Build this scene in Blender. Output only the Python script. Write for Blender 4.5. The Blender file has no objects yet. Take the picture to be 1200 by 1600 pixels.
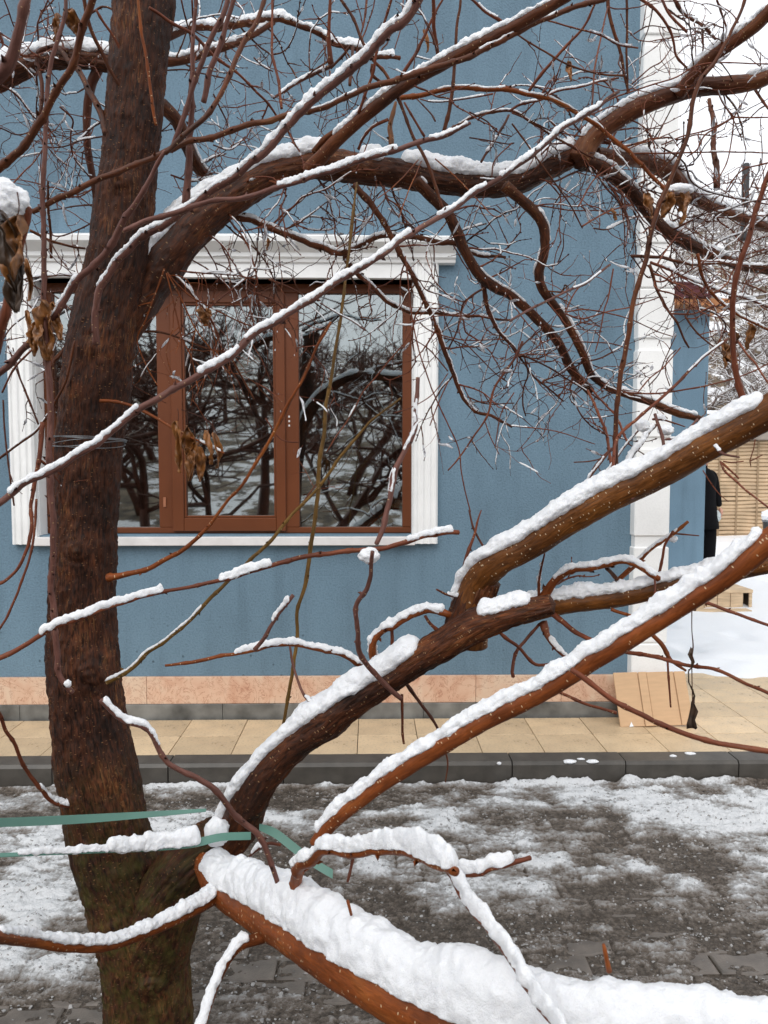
import bpy, math, random
import numpy as np
from mathutils import Vector, Euler
random.seed(7); rng = np.random.default_rng(11)
SC = bpy.context.scene
COL = SC.collection
# ------------------------------------------------------------------ camera, light, exposure
FPX = 1180.0
CAMZ = 1.65
PITCH, YAW, ROLL = 3.5, 1.0, 0.0
cd = bpy.data.cameras.new("camera"); cam = bpy.data.objects.new("camera", cd); COL.objects.link(cam)
cam.location = (0, 0, CAMZ)
cam.rotation_euler = Euler((math.radians(90 - PITCH), math.radians(ROLL), math.radians(-YAW)), 'XYZ')
cd.sensor_fit = 'VERTICAL'; cd.sensor_height = 36; cd.lens = FPX / 1600 * 36
cd.clip_start = 0.05; cd.clip_end = 500
cd.dof.use_dof = True; cd.dof.focus_distance = 2.3; cd.dof.aperture_fstop = 11
SC.camera = cam
w = bpy.data.worlds.new("World"); SC.world = w; w.use_nodes = True
nt = w.node_tree; nt.nodes.clear()
sky = nt.nodes.new('ShaderNodeTexSky'); sky.sky_type = 'NISHITA'; sky.sun_disc = False
SUN_EL, SUN_ROT = 55, 215
sky.sun_elevation = math.radians(SUN_EL); sky.sun_rotation = math.radians(SUN_ROT)
mx = nt.nodes.new('ShaderNodeMix'); mx.data_type = 'RGBA'; mx.inputs[0].default_value = 0.88
mx.inputs['B'].default_value = (9.6, 9.75, 10.0, 1)      # the closed white cloud layer
bg = nt.nodes.new('ShaderNodeBackground'); bg.inputs[1].default_value = 0.12
out = nt.nodes.new('ShaderNodeOutputWorld')
nt.links.new(sky.outputs[0], mx.inputs['A']); nt.links.new(mx.outputs['Result'], bg.inputs[0]); nt.links.new(bg.outputs[0], out.inputs[0])
sl = bpy.data.lights.new("sun", 'SUN'); sl.energy = 1.2; sl.angle = math.radians(40); sl.color = (1, .97, .93)
so = bpy.data.objects.new("sun", sl); COL.objects.link(so)
so.rotation_euler = (math.radians(48), 0, math.radians(-20))
SC.view_settings.view_transform = 'Standard'; SC.view_settings.look = 'None'; SC.view_settings.gamma = 1
SC.view_settings.exposure = 0.2; SC.view_settings.use_curve_mapping = False
SC.cycles.max_bounces = 8; SC.cycles.transparent_max_bounces = 12

CR = np.array(cam.rotation_euler.to_matrix())
def ray(x, y):
    v = np.array([(x - 600) / FPX, -(y - 800) / FPX, -1.0]); return CR @ v
def P(x, y, d):
    """point of the place seen at photo pixel x,y whose distance in front is d metres"""
    r = ray(x, y); t = d / r[1]
    return np.array([0, 0, CAMZ]) + r * t
def G(x, y, z=0.0):
    r = ray(x, y); t = (z - CAMZ) / r[2]
    return np.array([0, 0, CAMZ]) + r * t
# ------------------------------------------------------------------ noise
def _hash(ix, iy, iz, s):
    n = (ix * 374761393 + iy * 668265263 + iz * 1274126177 + s * 974634777) & 0xffffffff
    n = ((n ^ (n >> 13)) * 1103515245) & 0xffffffff
    n = ((n ^ (n >> 16)) * 2246822519) & 0xffffffff
    return ((n ^ (n >> 15)) & 0xffff) / 65535.0 * 2 - 1
def noise(p, s=0):
    p = np.asarray(p, float); i = np.floor(p).astype(np.int64); f = p - i; u = f * f * (3 - 2 * f)
    r = 0
    for dx in (0, 1):
        wx = u[..., 0] if dx else 1 - u[..., 0]
        for dy in (0, 1):
            wy = u[..., 1] if dy else 1 - u[..., 1]
            for dz in (0, 1):
                wz = u[..., 2] if dz else 1 - u[..., 2]
                r = r + wx * wy * wz * _hash(i[..., 0] + dx, i[..., 1] + dy, i[..., 2] + dz, s)
    return r
def fbm(p, o=4, s=0):
    p = np.asarray(p, float); r = 0; a = 1; t = 0
    for k in range(o):
        r = r + a * noise(p * (2 ** k) + 17.3 * k, s + k); t += a; a *= .5
    return r / t
def sstep(a, b, x):
    t = np.clip((x - a) / (b - a), 0, 1); return t * t * (3 - 2 * t)
# ------------------------------------------------------------------ materials
def new_mat(name):
    m = bpy.data.materials.new(name); m.use_nodes = True; n = m.node_tree.nodes
    return m, m.node_tree, n['Principled BSDF']
def N(t, kind, **kw):
    n = t.nodes.new(kind)
    for k, v in kw.items():
        if k.startswith('i_'): n.inputs[k[2:].replace('_', ' ')].default_value = v
        else: setattr(n, k, v)
    return n
def ramp(t, fac, stops):
    r = t.nodes.new('ShaderNodeValToRGB'); e = r.color_ramp.elements
    while len(e) < len(stops): e.new(.5)
    for k, (p, c) in enumerate(stops):
        e[k].position = p; e[k].color = (c, c, c, 1) if isinstance(c, (int, float)) else (*c, 1)
    t.links.new(fac, r.inputs[0]); return r
def mixc(t, fac, a, b, mode='MIX'):
    m = t.nodes.new('ShaderNodeMix'); m.data_type = 'RGBA'; m.blend_type = mode
    for sock, v in ((m.inputs[0], fac), (m.inputs['A'], a), (m.inputs['B'], b)):
        if hasattr(v, 'links') or hasattr(v, 'is_linked'): t.links.new(v, sock)
        elif isinstance(v, (int, float)): sock.default_value = v
        else: sock.default_value = (*v, 1)
    return m.outputs['Result']
def coords(t, out='Object', scale=(1, 1, 1)):
    c = N(t, 'ShaderNodeTexCoord'); m = N(t, 'ShaderNodeMapping'); m.inputs['Scale'].default_value = scale
    t.links.new(c.outputs[out], m.inputs[0]); return m.outputs[0]
def tex(t, vec, kind='ShaderNodeTexNoise', **kw):
    n = N(t, kind, **kw); t.links.new(vec, n.inputs['Vector']); return n
def bump(t, b, h, strength=.4, dist=.01):
    n = N(t, 'ShaderNodeBump'); n.inputs['Strength'].default_value = strength; n.inputs['Distance'].default_value = dist
    t.links.new(h, n.inputs['Height']); t.links.new(n.outputs[0], b.inputs['Normal']); return n
def simple(name, col, rough=.6, var=.15, scale=20, bmp=.0, bscale=200, dist=.002, spec=.5, scl=(1, 1, 1), metal=0):
    m, t, b = new_mat(name); v = coords(t, 'Object', scl)
    n = tex(t, v, i_Scale=scale, i_Detail=6)
    c = ramp(t, n.outputs[0], [(.3, tuple(x * (1 - var) for x in col)), (.7, tuple(min(1, x * (1 + var)) for x in col))])
    t.links.new(c.outputs[0], b.inputs['Base Color']); b.inputs['Roughness'].default_value = rough
    b.inputs['Specular IOR Level'].default_value = spec; b.inputs['Metallic'].default_value = metal
    if bmp:
        n2 = tex(t, v, i_Scale=bscale, i_Detail=4); bump(t, b, n2.outputs[0], bmp, dist)
    return m
def bark_mat(name, dark, mid, light, lent=(.45, .30, .16), lentamt=.5, fiss=1.0, rough=.38, moss=0, blen=.006):
    m, t, b = new_mat(name)
    uv = coords(t, 'UV')
    def sc(s):
        mm = N(t, 'ShaderNodeMapping'); mm.inputs['Scale'].default_value = s; t.links.new(uv, mm.inputs[0]); return mm.outputs[0]
    big = tex(t, sc((9, 5, 1)), i_Scale=1.0, i_Detail=6, i_Roughness=.65)
    str_ = tex(t, sc((190, 30, 1)), i_Scale=1.0, i_Detail=8, i_Roughness=.68, i_Distortion=.8)
    c1 = ramp(t, big.outputs[0], [(.32, dark), (.55, mid), (.72, light)])
    c2 = ramp(t, str_.outputs[0], [(.38, .18), (.5, .80), (.66, 1.75)])
    col = mixc(t, fiss, c1.outputs[0], mixc(t, 1.0, c1.outputs[0], c2.outputs[0], 'MULTIPLY'))
    # pale splits that run along the wood
    sp = tex(t, sc((52, 5.5, 1)), i_Scale=1.0, i_Detail=5, i_Distortion=1.5)
    spr = ramp(t, sp.outputs[0], [(.484, 0), (.497, 1), (.503, 1), (.516, 0)])
    gate = ramp(t, big.outputs[0], [(.48, 0), (.62, .55)])
    g2 = N(t, 'ShaderNodeMath', operation='MULTIPLY'); t.links.new(spr.outputs[0], g2.inputs[0]); t.links.new(gate.outputs[0], g2.inputs[1])
    g3 = N(t, 'ShaderNodeMath', operation='MULTIPLY'); t.links.new(g2.outputs[0], g3.inputs[0]); g3.inputs[1].default_value = fiss
    col = mixc(t, g3.outputs[0], col, (.30, .14, .05))
    # lenticels, short bars across the wood
    vo = tex(t, sc((85, 180, 1)), 'ShaderNodeTexVoronoi', i_Scale=1.0, i_Randomness=1.0)
    lr = ramp(t, vo.outputs['Distance'], [(.15, 1), (.23, 0)])
    pick = N(t, 'ShaderNodeSeparateColor'); t.links.new(vo.outputs['Color'], pick.inputs[0])
    pr = ramp(t, pick.outputs[0], [(1 - lentamt * .8, 0), (1 - lentamt * .8 + .01, 1)])
    lm = N(t, 'ShaderNodeMath', operation='MULTIPLY'); t.links.new(lr.outputs[0], lm.inputs[0]); t.links.new(pr.outputs[0], lm.inputs[1])
    col = mixc(t, lm.outputs[0], col, lent)
    if moss:
        mo = tex(t, sc((34, 22, 1)), i_Scale=1.0, i_Detail=9, i_Roughness=.75)
        tc = N(t, 'ShaderNodeTexCoord'); sx = N(t, 'ShaderNodeSeparateXYZ'); t.links.new(tc.outputs['Object'], sx.inputs[0])
        lo = N(t, 'ShaderNodeMapRange'); lo.inputs[1].default_value = .95; lo.inputs[2].default_value = .5; t.links.new(sx.outputs[2], lo.inputs[0])
        mr = ramp(t, mo.outputs[0], [(.42, 0), (.66, .7)])
        mm = N(t, 'ShaderNodeMath', operation='MULTIPLY'); t.links.new(lo.outputs[0], mm.inputs[0]); t.links.new(mr.outputs[0], mm.inputs[1])
        col = mixc(t, mm.outputs[0], col, (.075, .072, .014))
    b.inputs['Specular IOR Level'].default_value = .22
    t.links.new(col, b.inputs['Base Color'])
    rr = ramp(t, str_.outputs[0], [(.3, rough - .1), (.7, rough + .25)]); t.links.new(rr.outputs[0], b.inputs['Roughness'])
    ad = N(t, 'ShaderNodeMath', operation='MULTIPLY_ADD'); t.links.new(lm.outputs[0], ad.inputs[0]); ad.inputs[1].default_value = .35; t.links.new(str_.outputs[0], ad.inputs[2])
    bump(t, b, ad.outputs[0], .25 + .5 * fiss, blen)
    return m
M = {}
M['trunk'] = bark_mat('trunk bark', (.020, .0075, .004), (.066, .0205, .0085), (.125, .040, .014), fiss=1.0, moss=1, lentamt=.6, rough=.5, lent=(.21, .10, .045))
M['D'] = bark_mat('dark limb bark', (.022, .0078, .0035), (.085, .025, .0085), (.165, .050, .014), fiss=.8, lentamt=.4, blen=.004, lent=(.34, .2, .1))
M['B'] = bark_mat('brown branch bark', (.050, .017, .008), (.12, .036, .013), (.175, .060, .020), fiss=.45, lentamt=.35, blen=.002)
M['O'] = bark_mat('orange branch bark', (.10, .025, .006), (.22, .055, .011), (.29, .088, .017), fiss=.35, lentamt=.5, blen=.002, lent=(.6, .42, .25))
M['Y'] = bark_mat('ochre limb bark', (.05, .017, .005), (.16, .054, .010), (.24, .09, .016), fiss=.5, lentamt=.55, blen=.003, lent=(.6, .46, .3))
M['M'] = bark_mat('mauve shoot bark', (.085, .034, .024), (.155, .066, .050), (.21, .105, .085), fiss=.35, lentamt=.3, blen=.0015)
M['R'] = bark_mat('red shoot bark', (.085, .024, .012), (.17, .047, .021), (.24, .080, .038), fiss=.35, lentamt=.3, blen=.0015)
M['K'] = bark_mat('black twig bark', (.040, .014, .008), (.090, .028, .014), (.14, .045, .024), fiss=.25, lentamt=.15, blen=.001)
M['G'] = bark_mat('olive shoot bark', (.075, .042, .012), (.15, .08, .02), (.22, .12, .03), fiss=.35, lentamt=.3, blen=.0015)
def snow_mat(name, col, ice=0.0):
    m, t, b = new_mat(name); v = coords(t, 'Object')
    n = tex(t, v, i_Scale=90, i_Detail=7, i_Roughness=.75); n2 = tex(t, v, i_Scale=14, i_Detail=3)
    c = ramp(t, n.outputs[0], [(.3, tuple(x * .93 for x in col)), (.65, col)])
    t.links.new(c.outputs[0], b.inputs['Base Color'])
    b.inputs['Roughness'].default_value = .55 if not ice else .25
    b.inputs['Specular IOR Level'].default_value = .35
    b.inputs['Subsurface Weight'].default_value = .25 if not ice else .1
    b.inputs['Subsurface Radius'].default_value = (.02, .022, .025); b.inputs['Subsurface Scale'].default_value = .6
    n3 = tex(t, v, i_Scale=420, i_Detail=3); ad = N(t, 'ShaderNodeMath', operation='MULTIPLY_ADD'); t.links.new(n3.outputs[0], ad.inputs[0]); ad.inputs[1].default_value = .35; t.links.new(n.outputs[0], ad.inputs[2])
    bump(t, b, ad.outputs[0], .8, .005)
    return m
M['snow'] = snow_mat('packed fresh snow', (.90, .91, .93))
def ice_mat():
    m, t, b = new_mat('icy crust'); v = coords(t, 'Object')
    n = tex(t, v, i_Scale=60, i_Detail=5)
    c = ramp(t, n.outputs[0], [(.35, (.62, .60, .62)), (.6, (.86, .87, .9))]); t.links.new(c.outputs[0], b.inputs['Base Color'])
    b.inputs['Roughness'].default_value = .15; b.inputs['IOR'].default_value = 1.31
    r = ramp(t, n.outputs[0], [(.4, .75), (.6, .25)]); t.links.new(r.outputs[0], b.inputs['Transmission Weight'])
    bump(t, b, n.outputs[0], .5, .003); return m
M['ice'] = ice_mat()
# ------------------------------------------------------------------ object helpers
def props(o, label=None, cat=None, group=None, kind=None):
    if label: o['label'] = label
    if cat: o['category'] = cat
    if group: o['group'] = group
    if kind: o['kind'] = kind
    return o
def mesh_obj(name, V, F, mat, parent=None, smooth=True, uv=None, attrs=None, kind=None, label=None):
    me = bpy.data.meshes.new(name)
    V = np.asarray(V, float)
    if isinstance(F, np.ndarray) and F.ndim == 2:
        k = F.shape[1]; me.vertices.add(len(V)); me.vertices.foreach_set('co', V.ravel())
        me.loops.add(F.size); me.loops.foreach_set('vertex_index', F.ravel().astype(np.int32))
        me.polygons.add(len(F)); me.polygons.foreach_set('loop_start', np.arange(0, F.size, k, dtype=np.int32))
        me.update(calc_edges=True); me.validate()
    else:
        me.from_pydata([tuple(v) for v in V], [], [tuple(int(i) for i in f) for f in F]); me.update()
    if smooth: me.polygons.foreach_set('use_smooth', np.ones(len(me.polygons), bool))
    if uv is not None:
        ul = me.uv_layers.new(name='UVMap'); li = np.zeros(len(me.loops), np.int32); me.loops.foreach_get('vertex_index', li)
        ul.data.foreach_set('uv', np.asarray(uv)[li].ravel())
    if attrs:
        for k, a in attrs.items():
            at = me.attributes.new(k, 'FLOAT', 'POINT'); at.data.foreach_set('value', np.asarray(a, np.float32))
    if mat is not None: me.materials.append(mat)
    o = bpy.data.objects.new(name, me); COL.objects.link(o)
    if parent is not None: o.parent = parent
    if kind: o['kind'] = kind
    if label: o['label'] = label
    return o
def empty(name, loc=(0, 0, 0)):
    o = bpy.data.objects.new(name, None); COL.objects.link(o); o.location = loc; o.empty_display_size = .1; return o
class MB:
    def __init__(s): s.V = []; s.F = []
    def box(s, x0, x1, y0, y1, z0, z1, bev=0.0):
        """box with chamfered front/top edges when bev is given"""
        b = len(s.V)
        if not bev:
            for z in (z0, z1):
                for x, y in ((x0, y0), (x1, y0), (x1, y1), (x0, y1)): s.V.append((x, y, z))
            q = [(0, 3, 2, 1), (4, 5, 6, 7), (0, 1, 5, 4), (1, 2, 6, 5), (2, 3, 7, 6), (3, 0, 4, 7)]
            s.F += [tuple(b + i for i in f) for f in q]; return s
        import itertools
        idx = {}
        X = (x0, x1); Y = (y0, y1); Z = (z0, z1)
        def vid(c, ax):
            k = (c, ax)
            if k not in idx:
                p = [X[c[0]], Y[c[1]], Z[c[2]]]
                for a in range(3):
                    if a != ax: p[a] += bev if c[a] == 0 else -bev
                idx[k] = len(s.V); s.V.append(tuple(p))
            return idx[k]
        cs = list(itertools.product((0, 1), repeat=3))
        for ax in range(3):
            a1, a2 = [(1, 2), (2, 0), (0, 1)][ax]
            for sd in (0, 1):
                f = []
                for u, v in ((0, 0), (1, 0), (1, 1), (0, 1)):
                    c = [0, 0, 0]; c[ax] = sd; c[a1] = u; c[a2] = v; f.append(vid(tuple(c), ax))
                s.F.append(tuple(f if sd else f[::-1]))
        for ax in range(3):
            a1, a2 = [(1, 2), (2, 0), (0, 1)][ax]
            for u in (0, 1):
                for v in (0, 1):
                    c0 = [0, 0, 0]; c1 = [0, 0, 0]; c1[ax] = 1; c0[a1] = c1[a1] = u; c0[a2] = c1[a2] = v
                    f = [vid(tuple(c0), a1), vid(tuple(c1), a1), vid(tuple(c1), a2), vid(tuple(c0), a2)]
                    s.F.append(tuple(f if u == v else f[::-1]))
        for c in cs:
            f = [vid(c, 0), vid(c, 1), vid(c, 2)]
            s.F.append(tuple(f if sum(c) % 2 else f[::-1]))
        return s
    def build(s, name, mat, parent=None, **k): return mesh_obj(name, s.V, s.F, mat, parent, smooth=False, **k)
def extrude_x(prof, x0, x1):
    """closed profile [(y,z)...] swept along x"""
    n = len(prof); V = [(x0, y, z) for y, z in prof] + [(x1, y, z) for y, z in prof]
    F = [(i, (i + 1) % n, n + (i + 1) % n, n + i) for i in range(n)] + [tuple(range(n))[::-1], tuple(range(n, 2 * n))]
    return V, F
def extrude_z(prof, z0, z1):
    n = len(prof); V = [(x, y, z0) for x, y in prof] + [(x, y, z1) for x, y in prof]
    F = [(i, (i + 1) % n, n + (i + 1) % n, n + i) for i in range(n)] + [tuple(range(n))[::-1], tuple(range(n, 2 * n))]
    return V, F
# ================================================================== SETTING
YW = 4.54; ZP = .12; ZR = 0.0
def WX(x, y=800): return P(x, y, YW)[0]
def WZ(y, x=400): return P(x, y, YW)[2]
# --- far ground sheet
m_ground = simple('dirty ground', (.30, .30, .31), .8, .2, 3)
mesh_obj('ground', [(-120, -120, -.06), (120, -120, -.06), (120, 160, -.06), (-120, 160, -.06)], [(0, 1, 2, 3)], m_ground, kind='structure')
# --- pavers of the road
m_paver = simple('wet concrete paver', (.125, .105, .088), .35, .35, 14, .6, 160, .003, scl=(1, 1, 1))
KY = 3.80        # kerb face
road = mesh_obj('road', [(-12, -3, -.035), (12, -3, -.035), (12, KY, -.035), (-12, KY, -.035)], [(0, 1, 2, 3)], simple('road bed', (.05, .042, .036), .5, .2, 30), kind='structure')
def paver_mesh(name, L=.205, Wd=.105, g=.006, j=.0):
    hx, hy = L / 2 - g / 2, Wd / 2 - g / 2; b = .006; zb, zt = -.03, 0
    # zig zag sided block
    o = [(-hx, -hy), (-hx * .45, -hy), (-hx * .25, -hy - .010), (hx * .25, -hy - .010), (hx * .45, -hy), (hx, -hy),
         (hx, hy), (hx * .45, hy), (hx * .25, hy - .010), (-hx * .25, hy - .010), (-hx * .45, hy), (-hx, hy)]
    n = len(o); V = [(x, y, zb) for x, y in o] + [(x, y, zt - b * .7) for x, y in o] + [(x * (1 - b / hx), y * (1 - b / hy), zt) for x, y in o]
    F = []
    for r in (0, 1):
        for i in range(n): F.append((r * n + i, r * n + (i + 1) % n, (r + 1) * n + (i + 1) % n, (r + 1) * n + i))
    F.append(tuple(range(2 * n, 3 * n)))
    me = bpy.data.meshes.new(name); me.from_pydata(V, [], F); me.materials.append(m_paver); me.update(); return me
pm = paver_mesh('paver')
cnt = 0; SV = []; SF = []
pv = []
ry = 0; yy = 1.75
base = [tuple(v.co) for v in pm.vertices]; bf = [tuple(p.vertices) for p in pm.polygons]
while yy < KY - .04:
    for k in range(-26, 27):
        pv.append((k * .207 + (.1035 if ry % 2 else 0), yy))
    yy += .107; ry += 1
pv.sort(key=lambda p: (p[1] > 2.75, abs(p[0] - .1)))
for i, (x, y) in enumerate(pv):
    inview = abs(x) < y * .56
    dz = random.uniform(-.003, .003); tx = random.uniform(-.012, .012); ty = random.uniform(-.012, .012)
    if cnt < 290 and inview and y > 2.0:
        o = bpy.data.objects.new('paver', pm); COL.objects.link(o); o.parent = road; o.location = (x, y, dz); o.rotation_euler = (tx, ty, random.uniform(-.01, .01)); cnt += 1
    else:
        b0 = len(SV); SV += [(x + vx, y + vy, vz + dz) for vx, vy, vz in base]; SF += [tuple(b0 + i for i in f) for f in bf]
mesh_obj('distant_pavers', SV, SF, m_paver, road, smooth=False, kind='stuff')
# --- slush
def slush_material():
    m, t, b = new_mat('slush'); v = coords(t, 'Object')
    a = N(t, 'ShaderNodeAttribute', attribute_name='white')
    n = tex(t, v, i_Scale=60, i_Detail=9, i_Roughness=.72); n2 = tex(t, v, i_Scale=170, i_Detail=6, i_Roughness=.7)
    ad = N(t, 'ShaderNodeMath', operation='MULTIPLY_ADD'); t.links.new(n.outputs[0], ad.inputs[0]); ad.inputs[1].default_value = 1.05; t.links.new(a.outputs['Fac'], ad.inputs[2])
    dv = N(t, 'ShaderNodeMath', operation='MULTIPLY'); t.links.new(ad.outputs[0], dv.inputs[0]); dv.inputs[1].default_value = 1 / 1.3
    c = ramp(t, dv.outputs[0], [(.36, (.062, .047, .034)), (.50, (.165, .133, .106)), (.63, (.28, .25, .225)), (.76, (.48, .475, .47)), (.90, (.86, .87, .88))])
    t.links.new(c.outputs[0], b.inputs['Base Color'])
    r = ramp(t, dv.outputs[0], [(.4, .12), (.8, .5)]); t.links.new(r.outputs[0], b.inputs['Roughness'])
    h = N(t, 'ShaderNodeMath', operation='MULTIPLY_ADD'); t.links.new(n2.outputs[0], h.inputs[0]); h.inputs[1].default_value = .5; t.links.new(n.outputs[0], h.inputs[2])
    bump(t, b, h.outputs[0], 1.0, .014)
    return m
M['slush'] = slush_material()
SG = .0062
gx = np.arange(-2.6, 2.6, SG); gy = np.arange(1.85, KY - .004, SG)
XX, YY = np.meshgrid(gx, gy)
Pn = np.stack([XX, YY, XX * 0], -1)
def blob(cx, cy, rx, ry, a=1.0): return a * np.exp(-(((XX - cx) / rx) ** 2 + ((YY - cy) / ry) ** 2))
wz = blob(-1.45, 2.85, .55, .40, .9) + blob(1.9, 3.55, .85, .28, 1.25) + blob(.30, 2.97, .75, .18, .5) + blob(1.05, 3.3, .8, .10, .45) + blob(-1.6, 3.3, .8, .2, .5) + blob(-.5, 3.35, 1.6, .12, .2) + blob(0, KY - .02, 50, .022, .55) + blob(-.62, 2.24, .42, .025, .75) + blob(.2, 3.5, .7, .1, .25)
wz = wz - blob(.9, 2.3, .9, .33, .3) - .20 * sstep(2.75, 2.35, YY)
lo = fbm(Pn * np.array([3.0, 5.0, 1]), 5, 3); mid = fbm(Pn * np.array([9, 17, 1]), 4, 13); hi = fbm(Pn * np.array([26, 44, 1]), 4, 21); cell = 1 - np.abs(fbm(Pn * np.array([38, 60, 1]) + 1.5 * mid[..., None], 3, 33)) * 3
foot = np.zeros_like(XX)
for k in range(46):
    fx, fy = random.uniform(-2, 2.2), random.uniform(2.3, 3.7); a = random.uniform(-.5, .5) + (math.pi / 2 if random.random() < .6 else 0)
    u = (XX - fx) * math.cos(a) + (YY - fy) * math.sin(a); v = -(XX - fx) * math.sin(a) + (YY - fy) * math.cos(a)
    foot = np.maximum(foot, np.exp(-((u / .13) ** 4 + (v / .05) ** 4)))
th = .35 * wz + lo * .5 + mid * .35 + .03 - foot * .3
zz = .006 + .026 * np.clip(th + .2, 0, 1.2) + .013 * hi * np.clip(.5 + th, .2, 1) + .016 * np.clip(mid + .1, 0, 1) * np.clip(.4 + th, 0, 1) + .009 * np.clip(cell, 0, 1) ** 3 * np.clip(.35 + th, .1, 1)
zz += (.008 + .022 * sstep(.6, 1.4, XX)) * blob(0, KY - .015, 50, .02) * (.6 + .9 * fbm(Pn * 12, 3, 5))
zz -= .008 * sstep(2.9, 2.2, YY)
jy = np.abs(((YY - 1.75 + .0535) / .107) % 1.0 - .5); rowi = np.floor((YY - 1.75 + .0535) / .107)
jy = (.5 - jy) * .107; xo = (XX - .1035 * (rowi % 2 == 1)) / .207 + .5; jx = (.5 - np.abs(xo % 1.0 - .5)) * .207; jd = np.minimum(jy, jx) + .003 * hi
jt = np.exp(-(jd / .0065) ** 2) * (1 - sstep(.1, .45, th)) * (1 - .5 * sstep(3.0, 3.7, YY)); zz -= .007 * jt
white = np.clip(-.22 * jt + .12 + wz * .46 + lo * .75 + mid * .45 + hi * .30 + .12 * np.clip(cell, 0, 1) ** 3 - foot * .3, 0, 1)
ny, nx = XX.shape
idx = np.arange(ny * nx).reshape(ny, nx)
quad = lambda idx: np.stack([idx[:-1, :-1], idx[:-1, 1:], idx[1:, 1:], idx[1:, :-1]], -1).reshape(-1, 4)
mesh_obj('slush', np.stack([XX, YY, zz], -1).reshape(-1, 3), quad(idx), M['slush'], kind='stuff', attrs={'white': white.ravel()})
# loose ice crumbs lying on the street
IV = []; IF = []
def crumb(V, F, c, s):
    b = len(V); n = 5; a0 = random.uniform(0, 6.3); tl = random.uniform(-.7, .7)
    for lv, (rr, z) in enumerate(((1, -.2), (.85, .25))):
        for k in range(n):
            a = a0 + k * 6.283 / n; r = s * rr * random.uniform(.6, 1.3); x = r * math.cos(a); y = r * math.sin(a) * .8
            V.append((c[0] + x, c[1] + y, c[2] + s * z + y * tl + x * tl * .6))
    for k in range(n): F.append((b + k, b + (k + 1) % n, b + n + (k + 1) % n, b + n + k))
    F.append(tuple(b + n + k for k in range(n)))
cl_ = 0
while cl_ < 6500:
    y = random.uniform(2.0, KY - .03); x = random.uniform(-.58, .58) * y
    iy = min(ny - 1, int((y - gy[0]) / SG)); ix = min(nx - 1, max(0, int((x - gx[0]) / SG)))
    if random.random() > .15 + 1.2 * max(0, float(mid[iy, ix]) + .15): continue
    crumb(IV, IF, (x, y, max(zz[iy, ix], -.001) + .001), random.choice((.0022, .003, .003, .004, .0065)) * random.uniform(.7, 1.4)); cl_ += 1
M['grit'] = simple('wet ice grit', (.30, .29, .28), .12, .5, 40, .3, 300, .001)
mesh_obj('ice_crumbs', IV, IF, M['grit'], smooth=False, kind='stuff')
# --- kerb and pavement
kerb = props(empty('kerb', (0, KY, 0)), kind='structure')
m_kerb = simple('grey kerb stone', (.072, .064, .054), .45, .25, 12, .4, 120, .003)
m_kerbtop = m_kerb
x = -5.2 + .59 * 0
prof = [(0, -.05), (0, .105), (.012, ZP + .002), (.13, ZP + .002), (.13, -.05)]
while x < 9:
    V, F = extrude_x(prof, .002, .586)
    V = [(a + (0.0 if 0 else 0), b + random.uniform(-.001, .001), c) for a, b, c in V]
    o = mesh_obj('kerb_stone', V, F, m_kerb, kerb, smooth=False); o.location = (x + .03, random.uniform(-.002, .002), random.uniform(-.0015, .0015)); x += .59
def tile_mat(name, col, s=1):
    m, t, b = new_mat(name); v = coords(t, 'Object'); oi = N(t, 'ShaderNodeObjectInfo')
    n = tex(t, v, i_Scale=6, i_Detail=8, i_Roughness=.7, i_Distortion=.4); n2 = tex(t, v, i_Scale=70, i_Detail=5, i_Roughness=.7)
    c = ramp(t, n.outputs[0], [(.3, tuple(q * .78 for q in col)), (.5, col), (.75, tuple(min(1, q * 1.15) for q in col))])
    sp = ramp(t, n2.outputs[0], [(.32, .55), (.45, 1)])
    cc = mixc(t, 1.0, c.outputs[0], sp.outputs[0], 'MULTIPLY')
    r = ramp(t, oi.outputs['Random'], [(0, .86), (1, 1.12)])
    cc = mixc(t, 1.0, cc, r.outputs[0], 'MULTIPLY')
    t.links.new(cc, b.inputs['Base Color']); rr = ramp(t, n.outputs[0], [(.35, .22), (.6, .5)]); t.links.new(rr.outputs[0], b.inputs['Roughness'])
    bump(t, b, n2.outputs[0], .25, .002); return m
m_tile = tile_mat('beige stone tile', (.64, .48, .30))
pave = mesh_obj('pavement', [(-6, KY + .13, ZP - .012), (12, KY + .13, ZP - .012), (12, 7.5, ZP - .012), (-6, 7.5, ZP - .012)], [(0, 1, 2, 3)], simple('tile joint', (.10, .075, .05), .8), kind='structure')
mb = MB(); mb.box(-.1655, .1655, -.138, .138, -.012, 0, .0015)
tme = None; tc = 0
for r in range(9):
    y0 = KY + .13 + .14 + r * .281
    for k in range(-10, 22):
        x = k * .335 + .093
        if y0 > YW - .05 and x < 1.55: continue
        if y0 > YW and x > 5: continue
        if tme is None:
            o = mb.build('paving_tile', m_tile, pave); tme = o.data
        else:
            o = bpy.data.objects.new('paving_tile', tme); COL.objects.link(o); o.parent = pave
        o.location = (x, y0, ZP + random.uniform(-.001, .0012)); tc += 1
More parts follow.
